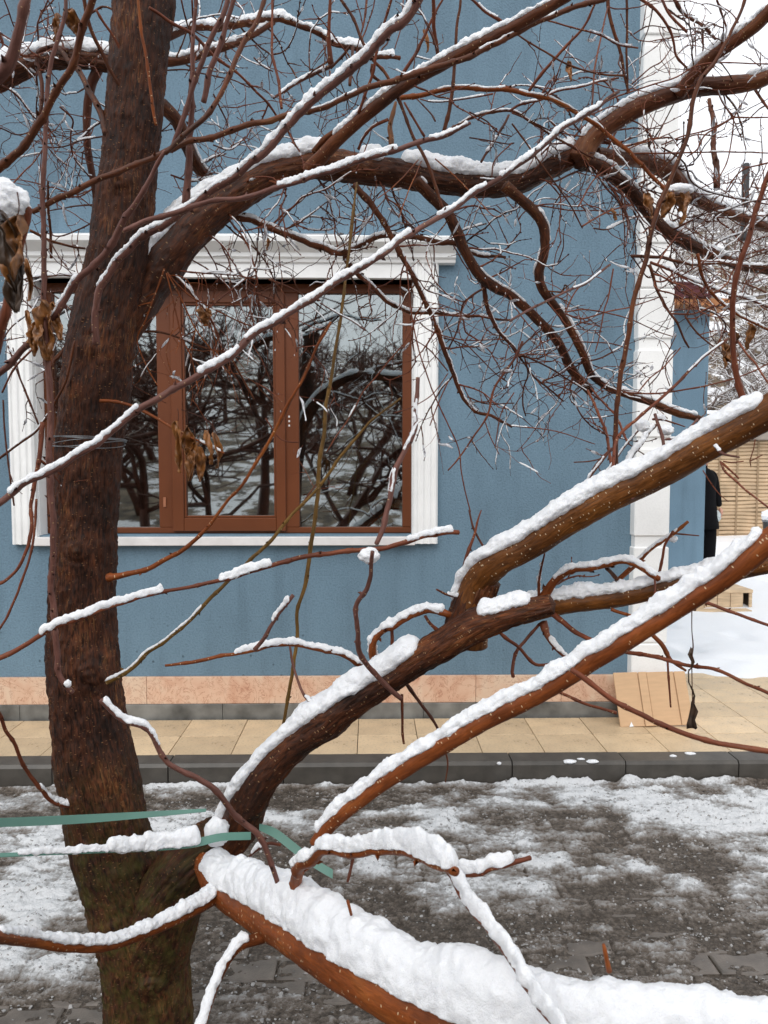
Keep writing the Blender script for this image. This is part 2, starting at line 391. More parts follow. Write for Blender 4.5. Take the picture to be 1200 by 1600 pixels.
# --- snow over the yard
sx = np.arange(1.2, 26, .05); sy = np.concatenate([np.arange(4.6, 9, .04), np.arange(9, 26, .12)])
XX2, YY2 = np.meshgrid(sx, sy); P2 = np.stack([XX2, YY2, XX2 * 0], -1)
edge = 5.25 + .25 * noise(P2 * 1.7, 4) - .10 * (XX2 - 2) + .12 * noise(P2 * 7, 8)
t2 = sstep(0, .5, YY2 - edge)
z2 = ZP - .015 + .055 * t2 + .02 * fbm(P2 * 2.2, 4, 9) * t2 + .006 * fbm(P2 * 14, 3, 15) * t2
for k in range(60):
    fx, fy = random.uniform(2, 7), random.uniform(5.6, 15)
    z2 -= .035 * np.exp(-(((XX2 - fx) / .09) ** 4 + ((YY2 - fy) / .17) ** 4)) * t2
idx2 = np.arange(XX2.size).reshape(XX2.shape)
mesh_obj('snow_cover', np.stack([XX2, YY2, z2], -1).reshape(-1, 3), quad(idx2), M['snow'], kind='structure')
# a few clumps of snow left on the pavement edge
def lump(name, c, rx, ry, rz, seed, parent=None, mat=None, n=28):
    u = np.linspace(0, 2 * np.pi, n * 2, endpoint=False); vv = np.linspace(0, np.pi, n)
    U, Vv = np.meshgrid(u, vv); d = np.stack([np.cos(U) * np.sin(Vv), np.sin(U) * np.sin(Vv), np.cos(Vv)], -1)
    r = 1 + .28 * fbm(d * 2.2 + seed, 3, seed) + .12 * fbm(d * 7, 3, seed + 5)
    Q = d * r[..., None] * np.array([rx, ry, rz]) + np.array(c)
    i = np.arange(n * n * 2).reshape(n, n * 2); i = np.concatenate([i, i[:, :1]], 1)
    F = np.stack([i[:-1, :-1], i[1:, :-1], i[1:, 1:], i[:-1, 1:]], -1).reshape(-1, 4)
    return mesh_obj(name, Q.reshape(-1, 3), F, mat or M['snow'], parent)
for k, (px, py, rx) in enumerate(((890, 1190, .035), (908, 1187, .022), (926, 1190, .03), (1078, 1178, .028), (1052, 1182, .018), (640, 1194, .014), (1190, 1172, .03), (780, 1193, .012))):
    g = G(px, py, ZP); o = lump('snow_clump', (g[0], g[1], ZP + .001), rx, rx * .55, .008, 40 + k); props(o, kind='stuff')
# --- hill behind the yard
hx = np.arange(-30, 70, .6); hy = np.arange(17.5, 75, .4)
HX, HY = np.meshgrid(hx, hy); HP = np.stack([HX, HY, HX * 0], -1)
HZ = np.clip(HY - 18.2, -.3, 100) * .60 * (1 - .3 * sstep(30, 70, HY)) + 1.6 * fbm(HP * .12, 4, 2) * sstep(18, 24, HY) + .55 * fbm(HP * .7, 4, 6) * sstep(18, 20, HY)
m_h, t, b = new_mat('rocky hillside under patchy snow'); v = coords(t, 'Object')
n = tex(t, v, i_Scale=.9, i_Detail=10, i_Roughness=.72); n2 = tex(t, v, i_Scale=3.5, i_Detail=8)
rk = ramp(t, n2.outputs[0], [(.35, (.045, .032, .02)), (.6, (.19, .14, .09))])
sn = ramp(t, n.outputs[0], [(.495, 0), (.545, 1)])
t.links.new(mixc(t, sn.outputs[0], rk.outputs[0], (.86, .87, .89)), b.inputs['Base Color']); b.inputs['Roughness'].default_value = .8
bump(t, b, n2.outputs[0], .8, .15)
mesh_obj('hillside', np.stack([HX, HY, HZ], -1).reshape(-1, 3), quad(np.arange(HX.size).reshape(HX.shape)), m_h, kind='structure')
# ================================================================== HOUSE
def stucco(name, col, stain=.0, bs=95):
    m, t, b = new_mat(name); v = coords(t, 'Object')
    big = tex(t, v, i_Scale=1.3, i_Detail=6, i_Roughness=.6); gr = tex(t, v, i_Scale=bs, i_Detail=5, i_Roughness=.65)
    c = ramp(t, big.outputs[0], [(.3, tuple(q * .88 for q in col)), (.7, tuple(min(1, q * 1.08) for q in col))])
    cc = c.outputs[0]
    if stain:
        vs = coords(t, 'Object', (7, 7, .9)); s = tex(t, vs, i_Scale=1.2, i_Detail=5); sr = ramp(t, s.outputs[0], [(.30, .80), (.5, 1), (.75, 1.06)])
        cc = mixc(t, stain, cc, mixc(t, 1.0, cc, sr.outputs[0], 'MULTIPLY'))
        sx_ = N(t, 'ShaderNodeSeparateXYZ'); tc_ = N(t, 'ShaderNodeTexCoord'); t.links.new(tc_.outputs['Object'], sx_.inputs[0])
        mr = N(t, 'ShaderNodeMapRange'); mr.inputs[1].default_value = .75; mr.inputs[2].default_value = .36; t.links.new(sx_.outputs[2], mr.inputs[0])
        sp = tex(t, v, 'ShaderNodeTexVoronoi', i_Scale=22); spn = ramp(t, sp.outputs['Distance'], [(.12, 1), (.2, 0)])
        pk = N(t, 'ShaderNodeSeparateColor'); t.links.new(sp.outputs['Color'], pk.inputs[0]); pkr = ramp(t, pk.outputs[0], [(.8, 0), (.82, .8)])
        a = N(t, 'ShaderNodeMath', operation='MULTIPLY'); t.links.new(spn.outputs[0], a.inputs[0]); t.links.new(pkr.outputs[0], a.inputs[1])
        a2 = N(t, 'ShaderNodeMath', operation='MULTIPLY'); t.links.new(a.outputs[0], a2.inputs[0]); t.links.new(mr.outputs[0], a2.inputs[1])
        cc = mixc(t, a2.outputs[0], cc, tuple(q * .35 for q in col))
    gs = ramp(t, gr.outputs[0], [(.33, .80 if stain else .94), (.55, 1.04 if stain else 1.0)]); cc = mixc(t, 1.0, cc, gs.outputs[0], 'MULTIPLY')
    t.links.new(cc, b.inputs['Base Color']); b.inputs['Roughness'].default_value = .75; b.inputs['Specular IOR Level'].default_value = .3
    bump(t, b, gr.outputs[0], .8 if stain else .35, .007 if stain else .003); return m
m_blue = stucco('blue stucco', (.160, .252, .325), .7)
m_white = stucco('white stucco', (.93, .925, .905), 0, 140)
m_trim = simple('white painted moulding', (.93, .93, .915), .5, .05, 8, .15, 90, .002)
m_marble = simple('white marble sill', (.78, .75, .73), .25, .1, 9)
house = props(empty('house', (0, YW, ZP)), 'blue stucco house with white framed brown window and white corner pilaster', 'house')
HO = np.array([0, YW, ZP])
def hb(name, mat, boxes, parent=house, bev=0, **k):
    mb = MB()
    for bx in boxes:
        x0, x1, y0, y1, z0, z1 = bx; mb.box(x0, x1, y0 - YW, y1 - YW, z0 - ZP, z1 - ZP, bev)
    return mb.build(name, mat, parent, **k)
wl, wr = WX(61), WX(645)            # opening
wb, wt = WZ(836), WZ(436)
XR = WX(985); XL = -7.0; ZT = 6.5; zb = ZP + .255
REV = .13
hb('wall', m_blue, [(XL, wl, YW, YW + .25, zb, ZT), (wr, XR + .15, YW, YW + .25, zb, ZT), (wl, wr, YW, YW + .25, zb, wb), (wl, wr, YW, YW + .25, wt, ZT)])
m_reveal = m_trim
# side wall running back and the back wall of the room behind the window
hb('side_wall', m_blue, [(XR + .0, XR + .15, YW + .25, 9.8, ZP, ZT)])
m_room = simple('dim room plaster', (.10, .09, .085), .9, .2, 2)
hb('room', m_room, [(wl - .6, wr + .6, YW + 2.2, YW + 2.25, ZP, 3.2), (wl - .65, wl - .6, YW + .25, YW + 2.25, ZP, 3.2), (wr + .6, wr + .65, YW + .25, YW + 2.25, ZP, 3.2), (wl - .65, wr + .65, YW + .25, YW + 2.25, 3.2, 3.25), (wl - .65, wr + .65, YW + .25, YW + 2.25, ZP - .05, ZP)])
# plinth of pink marble slabs and grey skirting
def marble_mat():
    m, t, b = new_mat('pink marble'); v = coords(t, 'Object'); oi = N(t, 'ShaderNodeObjectInfo')
    n = tex(t, v, i_Scale=5, i_Detail=8, i_Distortion=1.5)
    c = ramp(t, n.outputs[0], [(.3, (.62, .35, .23)), (.5, (.72, .47, .325)), (.7, (.74, .54, .39))])
    vn = tex(t, v, i_Scale=7, i_Detail=9, i_Distortion=2.5, i_Roughness=.7); vr = ramp(t, vn.outputs[0], [(.484, 0), (.5, .85), (.516, 0)])
    cc = mixc(t, vr.outputs[0], c.outputs[0], (.33, .10, .05))
    r = ramp(t, oi.outputs['Random'], [(0, (.95, 1.05, 1.1)), (1, (1.05, .95, .93))]); cc = mixc(t, 1.0, cc, r.outputs[0], 'MULTIPLY')
    t.links.new(cc, b.inputs['Base Color']); b.inputs['Roughness'].default_value = .35; return m
m_pink = marble_mat()
m_skirt = simple('grey marble skirting', (.16, .16, .15), .3, .55, 7)
xs = [XL, -4.4, -2.9, WX(60) - .4, WX(225), WX(745), WX(880), XR + .02]
for a, c in zip(xs[:-1], xs[1:]): hb('plinth_slab', m_pink, [(a + .001, c - .001, YW - .018, YW + .2, ZP + .088, ZP + .254)], bev=.002)
a = XL
while a < XR:
    c = min(a + 1.22, XR + .02); hb('skirting_slab', m_skirt, [(a + .001, c - .001, YW - .028, YW + .2, ZP - .01, ZP + .087)], bev=.002); a += 1.22
# pilaster of white blocks
pil0, pil1 = XR, WX(1039)
zz0 = ZP; k = 0
py_edges = [1050, 1001, 852, 837, 700, 685, 548, 533, 400, 386, 247, 232, 80, 65, -80, -95, -240]
zs = [ZP] + [WZ(p, 1010) for p in py_edges[1:]]
hb('pilaster_core', m_white, [(pil0 + .008, pil1 - .014, YW - .064, YW + .2, ZP, 5.0)])
for i, (p0, p1) in enumerate(((1130, 1002), (1000, 853), (836, 701), (684, 549), (532, 456), (454, 401), (385, 248), (231, 81), (64, -80), (-95, -240))):
    hb('pilaster_block', m_white, [(pil0, pil1, YW - .075, YW + .15, max(ZP, WZ(p0, 1010)), WZ(p1, 1010))], bev=.006)
# ---- window casing (fluted) and crown
cw = WX(683) - WX(645)
def casing(x0, x1):
    n = [(x0, 0), (x0, -.035), (x0 + .012, -.05)]
    W = x1 - x0; f = (W - .024) / 3
    for q in range(3):
        s = x0 + .012 + q * f
        n += [(s + f * .15, -.05), (s + f * .3, -.038), (s + f * .7, -.038), (s + f * .85, -.05)]
    n += [(x1 - .012, -.05), (x1, -.035), (x1, 0)]
    V, F = extrude_z(n, WZ(849) - ZP, WZ(412) - ZP); return V, F
for x0, x1 in ((wl - cw, wl - .001), (wr + .001, wr + cw)):
    V, F = casing(x0, x1); mesh_obj('window_casing', V, F, m_trim, house, smooth=False)
ct, cb = WZ(378) - ZP, WZ(413) - ZP; hC = ct - cb
prof = [(0, cb), (-.055, cb), (-.06, cb + hC * .12), (-.075, cb + hC * .2), (-.075, cb + hC * .38), (-.10, cb + hC * .5), (-.135, cb + hC * .66), (-.145, cb + hC * .72), (-.15, cb + hC * .94), (-.14, ct), (0, ct)]
V, F = extrude_x(prof, wl - cw - .10, WX(708)); mesh_obj('window_crown', V, F, m_trim, house, smooth=False)
o = lump('crown_snow', ((wl + wr) / 2, -.07, ct + .004), (wr - wl) / 2 + .12, .065, .012, 77, house); props(o, kind='stuff')
# white reveal lining the opening
hb('window_reveal', m_trim, [(wl, wl + .004, YW - .001, YW + REV, wb, wt), (wr - .004, wr, YW - .001, YW + REV, wb, wt), (wl, wr, YW - .04, YW + REV, wt - .0, wt + .09)])
hb('window_sill', m_marble, [(wl - cw * .2 - .0, wr + .01, YW - .06, YW + REV + .02, WZ(851), WZ(838))], bev=.003)
# ---- window joinery
m_brown = simple('brown window profile', (.145, .043, .015), .38, spec=.3, var=.12, scale=3, bmp=.05, bscale=300, dist=.001) if 1 else simple('x', (.19, .058, .022), .32, .12, 3, .05, 300, .001)
m_rub = simple('black seal', (.01, .01, .01), .6)
win = empty('window', (0, REV, 0)); win.parent = house
YF = YW + REV - .03
def fb(name, boxes, mat=m_brown, bev=.004, yo=0):
    mb = MB()
    for x0, x1, y0, y1, z0, z1 in boxes: mb.box(x0, x1, y0 - YW - REV, y1 - YW - REV, z0 - ZP, z1 - ZP, bev)
    return mb.build(name, mat, win)
X = lambda px: P(px, 640, YF)[0]
Z = lambda py: P(400, py, YF)[2]
x0, x1 = wl + .004, wr - .004
z0, z1 = wb + .002, wt - .002
fr = .055
ML0, ML1 = X(246), X(270); MR0, MR1 = X(444), X(467)
zt_in, zb_in = Z(457), Z(824)
fb('frame', [(x0, x1, YF, YF + .07, z0, zb_in)]); fb('frame', [(x0, x1, YF, YF + .07, zt_in, z1)])
fb('frame', [(x0, X(84), YF, YF + .07, zb_in, zt_in)]); fb('frame', [(X(629), x1, YF, YF + .07, zb_in, zt_in)])
fb('mullion', [(ML0, ML1, YF, YF + .07, zb_in, zt_in)]); fb('mullion', [(MR0, MR1, YF, YF + .07, zb_in, zt_in)])
# opening sash in the middle, proud of the frame
s0, s1 = X(268), X(446); st, sb = Z(455), Z(830)
g0, g1, gt, gb = X(286), X(431), Z(474), Z(809)
fb('sash', [(s0, g0, YF - .018, YF + .05, sb, st)]); fb('sash', [(g1, s1, YF - .018, YF + .05, sb, st)])
fb('sash', [(g0, g1, YF - .018, YF + .05, sb, gb)]); fb('sash', [(g0, g1, YF - .018, YF + .05, gt, st)])
fb('glazing_bead', [(g0, g0 + .014, YF - .008, YF + .03, gb, gt), (g1 - .014, g1, YF - .008, YF + .03, gb, gt), (g0 + .014, g1 - .014, YF - .008, YF + .03, gb, gb + .014), (g0 + .014, g1 - .014, YF - .008, YF + .03, gt - .014, gt)], bev=.003)
fb('hinge_cover', [(X(253), X(257), YF - .008, YF + .002, Z(792), Z(777))], simple('hinge plastic', (.36, .14, .07), .4), .001)
for q in (651, 658, 665): fb('screw_cap', [(X(450.5), X(453), YF - .004, YF + .002, Z(q + 1.5), Z(q - 1.5))], m_marble, .0008)
def glass_mat():
    m = bpy.data.materials.new('window glass'); m.use_nodes = True; t = m.node_tree; t.nodes.clear()
    o = N(t, 'ShaderNodeOutputMaterial'); g = N(t, 'ShaderNodeBsdfGlossy'); g.inputs['Roughness'].default_value = .018; g.inputs['Color'].default_value = (.9, .95, .95, 1)
    tr = N(t, 'ShaderNodeBsdfTransparent'); tr.inputs[0].default_value = (.62, .66, .65, 1)
    v = coords(t, 'Object'); n = tex(t, v, i_Scale=1.6, i_Detail=1); bp = N(t, 'ShaderNodeBump'); bp.inputs['Strength'].default_value = .02; bp.inputs['Distance'].default_value = .05
    t.links.new(n.outputs[0], bp.inputs['Height']); t.links.new(bp.outputs[0], g.inputs['Normal'])
    mxs = N(t, 'ShaderNodeMixShader'); lw = N(t, 'ShaderNodeLayerWeight'); lw.inputs[0].default_value = .5
    mr = N(t, 'ShaderNodeMapRange'); mr.inputs[3].default_value = .29; mr.inputs[4].default_value = .9; t.links.new(lw.outputs['Fresnel'], mr.inputs[0])
    mr.inputs[1].default_value = .04; t.links.new(mr.outputs[0], mxs.inputs[0]); t.links.new(tr.outputs[0], mxs.inputs[1]); t.links.new(g.outputs[0], mxs.inputs[2]); t.links.new(mxs.outputs[0], o.inputs[0]); return m
m_glass = glass_mat()
for a, c, d, e, yy in ((X(84), ML0, zb_in, zt_in, .03), (g0 + .01, g1 - .01, gb + .01, gt - .01, .012), (MR1, X(629), zb_in, zt_in, .03)):
    hb_ = MB(); hb_.box(a, c, YF + yy - YW - REV, YF + yy + .004 - YW - REV, d - ZP, e - ZP); hb_.build('pane', m_glass, win)
# ---- things standing on the inner sill
m_dark = simple('black cloth', (.006, .006, .007), .9, spec=.08)
m_teal = simple('dark teal cloth', (.012, .05, .052), .8, .3, 6)
hb('inner_sill', simple('inner sill wood', (.16, .06, .03), .5), [(wl, wr, YF + .08, YF + .36, wb - .03, wb + .005)])
def lathe(name, prof, c, mat, parent=None, n=28):
    V = []; F = []
    for r, z in prof:
        for k in range(n): a = 2 * math.pi * k / n; V.append((c[0] + r * math.cos(a), c[1] + r * math.sin(a), c[2] + z))
    for i in range(len(prof) - 1):
        for k in range(n): F.append((i * n + k, i * n + (k + 1) % n, (i + 1) * n + (k + 1) % n, (i + 1) * n + k))
    F.append(tuple(range(n))[::-1]); F.append(tuple((len(prof) - 1) * n + k for k in range(n)))
    return mesh_obj(name, V, F, mat, parent)
cI = P(623, 818, YF + .17); zS = wb + .006
bot = props(empty('bottle', (cI[0], cI[1], zS)), 'clear bottle with a red band standing on the inner windowsill at right', 'bottle')
lathe('glass_body', [(.033, 0), (.036, .01), (.036, .13), (.034, .15), (.026, .165)], (0, 0, 0), simple('grey clear plastic', (.45, .48, .5), .15), bot)
lathe('red_band', [(.037, .12), (.0375, .122), (.0375, .142), (.037, .144)], (0, 0, 0), simple('red label', (.55, .01, .02), .4), bot)
lathe('cap', [(.027, .165), (.027, .185), (.024, .19)], (0, 0, 0), simple('white cap', (.6, .6, .6), .4), bot)
c = P(600, 818, YF + .22)
bag = props(empty('handbag', (c[0], c[1], zS)), 'black bag slumped on the inner windowsill beside the bottle', 'bag')
lump('bag_body', (0, 0, .12), .055, .05, .13, 3, bag, m_dark)
mb = MB(); mb.box(-.075, .07, -.04, .04, .2, .213, .003); mb.build('bag_flap', simple('grey strap', (.12, .11, .11), .5), bag)
c = P(545, 700, YF + .5)
cur = props(empty('hanging_coat', (c[0], c[1], 0.9)), 'dark teal coat hanging inside behind the right pane', 'coat')
V = []; F = []
nn = 40
for i, z in enumerate(np.linspace(0, .95, 14)):
    for k in range(nn):
        a = 2 * math.pi * k / nn; wdt = .10 + .05 * (1 - z) - .05 * max(0, z - .8) / .15; r = wdt * (1 + .16 * math.sin(5 * a + z * 2)); V.append((r * math.cos(a), .6 * r * math.sin(a), z))
for i in range(13):
    for k in range(nn): F.append((i * nn + k, i * nn + (k + 1) % nn, (i + 1) * nn + (k + 1) % nn, (i + 1) * nn + k))
F.append(tuple(13 * nn + k for k in range(nn))); mesh_obj('coat_body', V, F, m_teal, cur)
mb = MB(); mb.box(-.012, .012, -.12, -.10, .1, .85, .004); mb.build('coat_placket', m_dark, cur)
c = P(517, 818, YF + .16)
dish = lathe('dish', [(.02, 0), (.05, .006), (.085, .016), (.088, .018), (.05, .010)], (0, 0, 0), simple('white china', (.6, .6, .6), .2)); dish.location = (c[0], c[1], zS); props(dish, 'white shallow dish on the inner windowsill below the teal coat', 'dish')
# ================================================================== BACK WING, SCREEN, PERSON, YARD THINGS
YB = 9.9
wing = props(empty('blue_outbuilding', (3.0, YB, ZP)), 'blue outbuilding beyond the white pilaster with maroon fascia roof', 'building')
bx0, bx1 = 2.4, P(1104, 700, YB)[0]; bt = P(1070, 472, YB)[2]
mb = MB(); mb.box(bx0 - 3, bx1 - 3, 0, .6, -.1, bt - ZP, .01); mb.build('wall', m_blue, wing)
rt = P(1070, 440, YB - .3)[2]; rb = P(1070, 467, YB - .3)[2]
mb = MB(); mb.box(bx0 - 3 - .1, P(1113, 450, YB - .3)[0] - 3, -.3, .9, rb - ZP + .02, rt - ZP, .01); mb.build('maroon_fascia', simple('maroon painted metal', (.085, .008, .012), .4), wing)
mb = MB()
xx = bx0 - 3 - .05
while xx < bx1 - 3 + .05: mb.box(xx, xx + .17, -.26, .7, rb - ZP - .06 - random.uniform(0, .03), rb - ZP + .018, .008); xx += .175
mb.build('eave_board', simple('orange eave timber', (.42, .17, .06), .6, .3, 8), wing)
lump('roof_snow', (bx0 / 2 + bx1 / 2 - 3, .3, rt - ZP + .06), (bx1 - bx0) / 2 + .1, .62, .16, 12, wing)['kind'] = 'stuff'
# reed screen fence
YS = 16.0
scr = props(empty('reed_fence', (9, YS, ZP)), 'tan horizontal reed screen under a grey beam at the back of the yard', 'fence')
sx0, sx1 = P(1090, 800, YS)[0] - 1.5, P(1300, 800, YS)[0]
zt_, zb_ = P(1150, 688, YS)[2] - ZP, P(1150, 841, YS)[2] - ZP
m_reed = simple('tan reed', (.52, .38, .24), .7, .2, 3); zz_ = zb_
mb = MB(); mb.box(sx0 - 9, sx1 - 9, .06, .09, zb_, zt_); mb.build('shade_backing', simple('reed gap shade', (.12, .085, .05), .9), scr)  # added dark sheet, its colour stands in for shade between the slats
nslat = 26; hs = (zt_ - zb_) / nslat
for k in range(nslat):
    L = 30; V = []; xs_ = np.linspace(sx0 - 9, sx1 - 9, L)
    wob = .018 * noise(np.stack([xs_ * 1.6, xs_ * 0 + k * .35, xs_ * 0], -1), 3)
    zc = zb_ + hs * (k + .5)
    ring = [(-.0, -hs * .47), (-.03, -hs * .25), (-.035, hs * .1), (-.0, hs * .47), (.03, 0)]
    for i in range(L):
        for dy, dz in ring: V.append((xs_[i], dy, zc + dz + wob[i]))
    F = [(i * 5 + j, i * 5 + (j + 1) % 5, (i + 1) * 5 + (j + 1) % 5, (i + 1) * 5 + j) for i in range(L - 1) for j in range(5)]
    mesh_obj('slat', V, F, m_reed, scr, smooth=False)
for px in (1122, 1150, 1182):
    mb = MB(); x_ = P(px, 760, YS)[0] - 9; mb.box(x_ - .02, x_ + .02, -.045, -.032, zb_, zt_); mb.build('lath', simple('lath brown', (.28, .19, .11), .8), scr)
mb = MB(); mb.box(sx0 - 9, sx1 - 9, -.25, .3, zt_, P(1150, 647, YS)[2] - ZP, .02); mb.build('beam', simple('weathered grey beam', (.22, .19, .16), .7, .3, 2), scr)
lump('beam_snow', ((sx0 + sx1) / 2 - 9, 0, P(1150, 647, YS)[2] - ZP + .0), (sx1 - sx0) / 2, .25, .07, 5, scr)['kind'] = 'stuff'
# wooden step box in the yard
YC = 7.9; g = G(1118, 955, ZP)
cr = props(empty('wooden_pallet', (g[0], g[1], ZP)), 'low pale wooden pallet box lying on the snow beside the blue outbuilding', 'pallet')
m_wood = simple('pale weathered planks', (.60, .44, .28), .7, .25, 5, .3, 60, .004, scl=(1, 8, 8))
sc_ = YC / FPX; Wp = 118 * sc_; Hp = 34 * sc_
for k in range(4):
    mb = MB(); mb.box(-Wp / 2 + random.uniform(-.01, .01), Wp / 2, .0 + k * .13, .12 + k * .13, Hp - .035, Hp, .004); mb.build('plank', m_wood, cr)
for k in range(5):
    mb = MB(); a = -Wp / 2 + k * Wp * .175 + .005; mb.box(a, a + Wp * .175 - .006, .01, .03, .0, Hp - .036, .003); mb.build('plank', m_wood, cr)
mb = MB(); mb.box(Wp * .455, Wp / 2 - .003, .01, .03, .0, Hp - .036, .003); mb.build('corner_post', m_wood, cr)
mb = MB(); mb.box(-Wp / 2, -Wp / 2 + .02, .03, .5, 0, Hp - .036); mb.box(Wp / 2 - .02, Wp / 2, .03, .5, 0, Hp - .036); mb.box(-Wp / 2, Wp / 2, .5, .52, 0, Hp - .036); mb.build('carcass', simple('dark inner wood', (.06, .04, .025), .9), cr)
mb = MB(); mb.box(-Wp * .75, Wp * .35, -.22, -.10, .02, .05, .004); mb.build('plank', m_wood, cr)
# bin / snow capped dark thing at the right edge
g = G(1212, 872, ZP)
bn = props(empty('rubbish_bin', (g[0], g[1], ZP)), 'dark snow capped bin at the right edge in front of the reed screen', 'bin')
s_ = g[1] / FPX
lathe('bin_body', [(.16, 0), (.17, .05), (.20, .42), (.215, .62), (.19, .66)], (0, 0, 0), simple('dark bin plastic', (.02, .022, .024), .35, .3, 5), bn)
lathe('rim', [(.2, .60), (.226, .605), (.226, .635), (.2, .64)], (0, 0, 0), simple('grey rim', (.15, .16, .17), .4), bn)
lump('snow_cap', (0, 0, .70), .24, .24, .12, 31, bn)['kind'] = 'stuff'
# black post on the slope
g = P(1163, 352, 26.0); g2 = P(1163, 258, 26.0)
post = lathe('post', [(.13, 0), (.12, .1), (.12, g2[2] - g[2] + .5), (.09, g2[2] - g[2] + .55)], (0, 0, 0), simple('black post', (.02, .02, .022), .6)); post.location = (g[0], g[1], g[2] - .5)
props(post, 'short black post standing on the snowy slope against the white sky', 'post')
# person in black walking behind the blue wing
g = G(1093, 891, ZP)
per = props(empty('person', (g[0], g[1], ZP)), 'person in long black coat and black trousers standing half behind the blue outbuilding corner', 'person')
def skin(name, verts, edges, rad, mat, parent, sub=2):
    me = bpy.data.meshes.new(name); me.from_pydata(verts, edges, []); o = bpy.data.objects.new(name, me); COL.objects.link(o); o.parent = parent
    me.materials.append(mat); md = o.modifiers.new('skin', 'SKIN')
    if not me.skin_vertices: me.attributes  # layer comes with the modifier
    sk = me.skin_vertices[0].data if me.skin_vertices else None
    if sk:
        for i, r in enumerate(rad): sk[i].radius = (r if isinstance(r, tuple) else (r, r))
        sk[0].use_root = True
    s = o.modifiers.new('sub', 'SUBSURF'); s.levels = sub; s.render_levels = sub
    md.use_smooth_shade = True
    return o
m_skin = simple('skin', (.52, .26, .18), .5)
bv = [(0, 0, .95), (0, 0, 1.12), (0, -.01, 1.30), (0, -.01, 1.42), (0, -.02, 1.50), (0, -.03, 1.60), (0, -.03, 1.70),
      (.17, 0, 1.40), (.23, .02, 1.15), (.24, -.06, .93), (-.17, 0, 1.40), (-.23, .02, 1.15), (-.24, -.06, .93),
      (.10, 0, .88), (.11, -.06, .50), (.16, .05, .10), (.17, -.09, .04), (-.10, 0, .88), (-.11, .05, .50), (-.12, .12, .10), (-.13, -.02, .04)]
be = [(0, 1), (1, 2), (2, 3), (3, 4), (4, 5), (5, 6), (3, 7), (7, 8), (8, 9), (3, 10), (10, 11), (11, 12), (0, 13), (13, 14), (14, 15), (15, 16), (0, 17), (17, 18), (18, 19), (19, 20)]
br = [.17, .15, .15, .10, .055, .085, .07, .065, .058, .045, .065, .058, .045, .12, .10, .085, .055, .12, .10, .085, .055]
# a skin layer must exist before the modifier reads it: create through the modifier on the evaluated mesh
def tube_body(name, verts, edges, rad, mat, parent):
    me = bpy.data.meshes.new(name); me.from_pydata(verts, edges, []); 
    o = bpy.data.objects.new(name, me); COL.objects.link(o)
    bpy.context.view_layer.objects.active = o; o.select_set(True)
    bpy.ops.object.modifier_add(type='SKIN')
    for i, r in enumerate(rad): me.skin_vertices[0].data[i].radius = (r, r)
    me.skin_vertices[0].data[0].use_root = True
    s = o.modifiers.new('sub', 'SUBSURF'); s.levels = 2; s.render_levels = 2
    o.modifiers[0].use_smooth_shade = True
    o.select_set(False); me.materials.append(mat); o.parent = parent; return o
tube_body('body', bv, be, br, m_dark, per)
lathe('coat', [(.25, .62), (.235, .8), (.20, 1.0), (.19, 1.2), (.20, 1.35), (.14, 1.46), (.07, 1.5)], (0, 0, 0), m_dark, per)
lump('head', (0, -.035, 1.63), .078, .095, .115, 2, per, m_skin, 16); lump('hair', (0, -.005, 1.67), .085, .095, .10, 9, per, simple('dark hair', (.01, .008, .006), .6), 16)
# hand: palm with five fingers, holding a pale bag
hv = [(.245, -.07, .925), (.25, -.085, .87), (.25, -.09, .84)]; hx_ = [(0, 1), (1, 2)]; hr = [.028, .034, .030]
for k, (dy, ln) in enumerate(((-.03, .055), (-.01, .065), (.01, .06), (.028, .045))):
    b0 = len(hv); hv += [(.25, -.09 + dy, .83), (.245, -.09 + dy, .83 - ln * .6), (.225, -.09 + dy, .83 - ln)]; hx_ += [(2, b0), (b0, b0 + 1), (b0 + 1, b0 + 2)]; hr += [.010, .009, .008]
b0 = len(hv); hv += [(.24, -.125, .86), (.235, -.13, .83)]; hx_ += [(1, b0), (b0, b0 + 1)]; hr += [.011, .009]
tube_body('hand', hv, hx_, hr, m_skin, per)
pb = lump('plastic_bag', (0, 0, 0), .07, .06, .085, 21, None, simple('pale translucent bag', (.45, .5, .5), .3), 18); pb.location = (g[0] + .18, g[1] - .1, ZP + .80)
props(pb, 'small pale plastic bag held in the hand of the person in black', 'bag')
# flattened cardboard leaning on the pilaster
gL = G(969, 1136, ZP); gR = G(1078, 1131, ZP); top = P(1020, 1051, YW - .09)
cb = props(empty('cardboard_box', (gL[0], gL[1], ZP)), 'flattened brown cardboard box leaning against the foot of the white pilaster', 'cardboard')
m_card = simple('brown corrugated card', (.60, .39, .225), .8, .06, 9, .2, 130, .002, scl=(1, 1, 6))
Wc = gR[0] - gL[0]; yb_ = gL[1]; Hc = math.hypot(top[2] - ZP, YW - .09 - yb_); lean = math.atan2(YW - .09 - yb_, top[2] - ZP)
cuts = [0, .34, .46, .84, 1.0]; ang = [.0, .006, 0, .012, .02]
for i in range(4):
    mb = MB(); mb.box(cuts[i] * Wc + .0015, cuts[i + 1] * Wc - .0015, -.004 - .006 * (i % 2), .003 - .006 * (i % 2), 0, Hc * (1 - .004 * i), .0015); o = mb.build('panel', m_card, cb); o.rotation_euler = (-lean, math.radians(-1.5), 0)
mb = MB(); mb.box(.002, Wc * .95, .004, .009, .0, Hc - .006, .001); o = mb.build('rear_panel', m_card, cb); o.rotation_euler = (-lean, math.radians(-1.5), 0)
mb = MB(); mb.V = [(Wc * .12, -.0075, .0), (Wc * .18, -.0075, .002), (Wc * .155, -.0075, .03)]; mb.F = [(0, 1, 2)]; o = mb.build('torn_corner', simple('white card core', (.8, .8, .8), .7), cb); o.rotation_euler = (-lean, 0, 0)
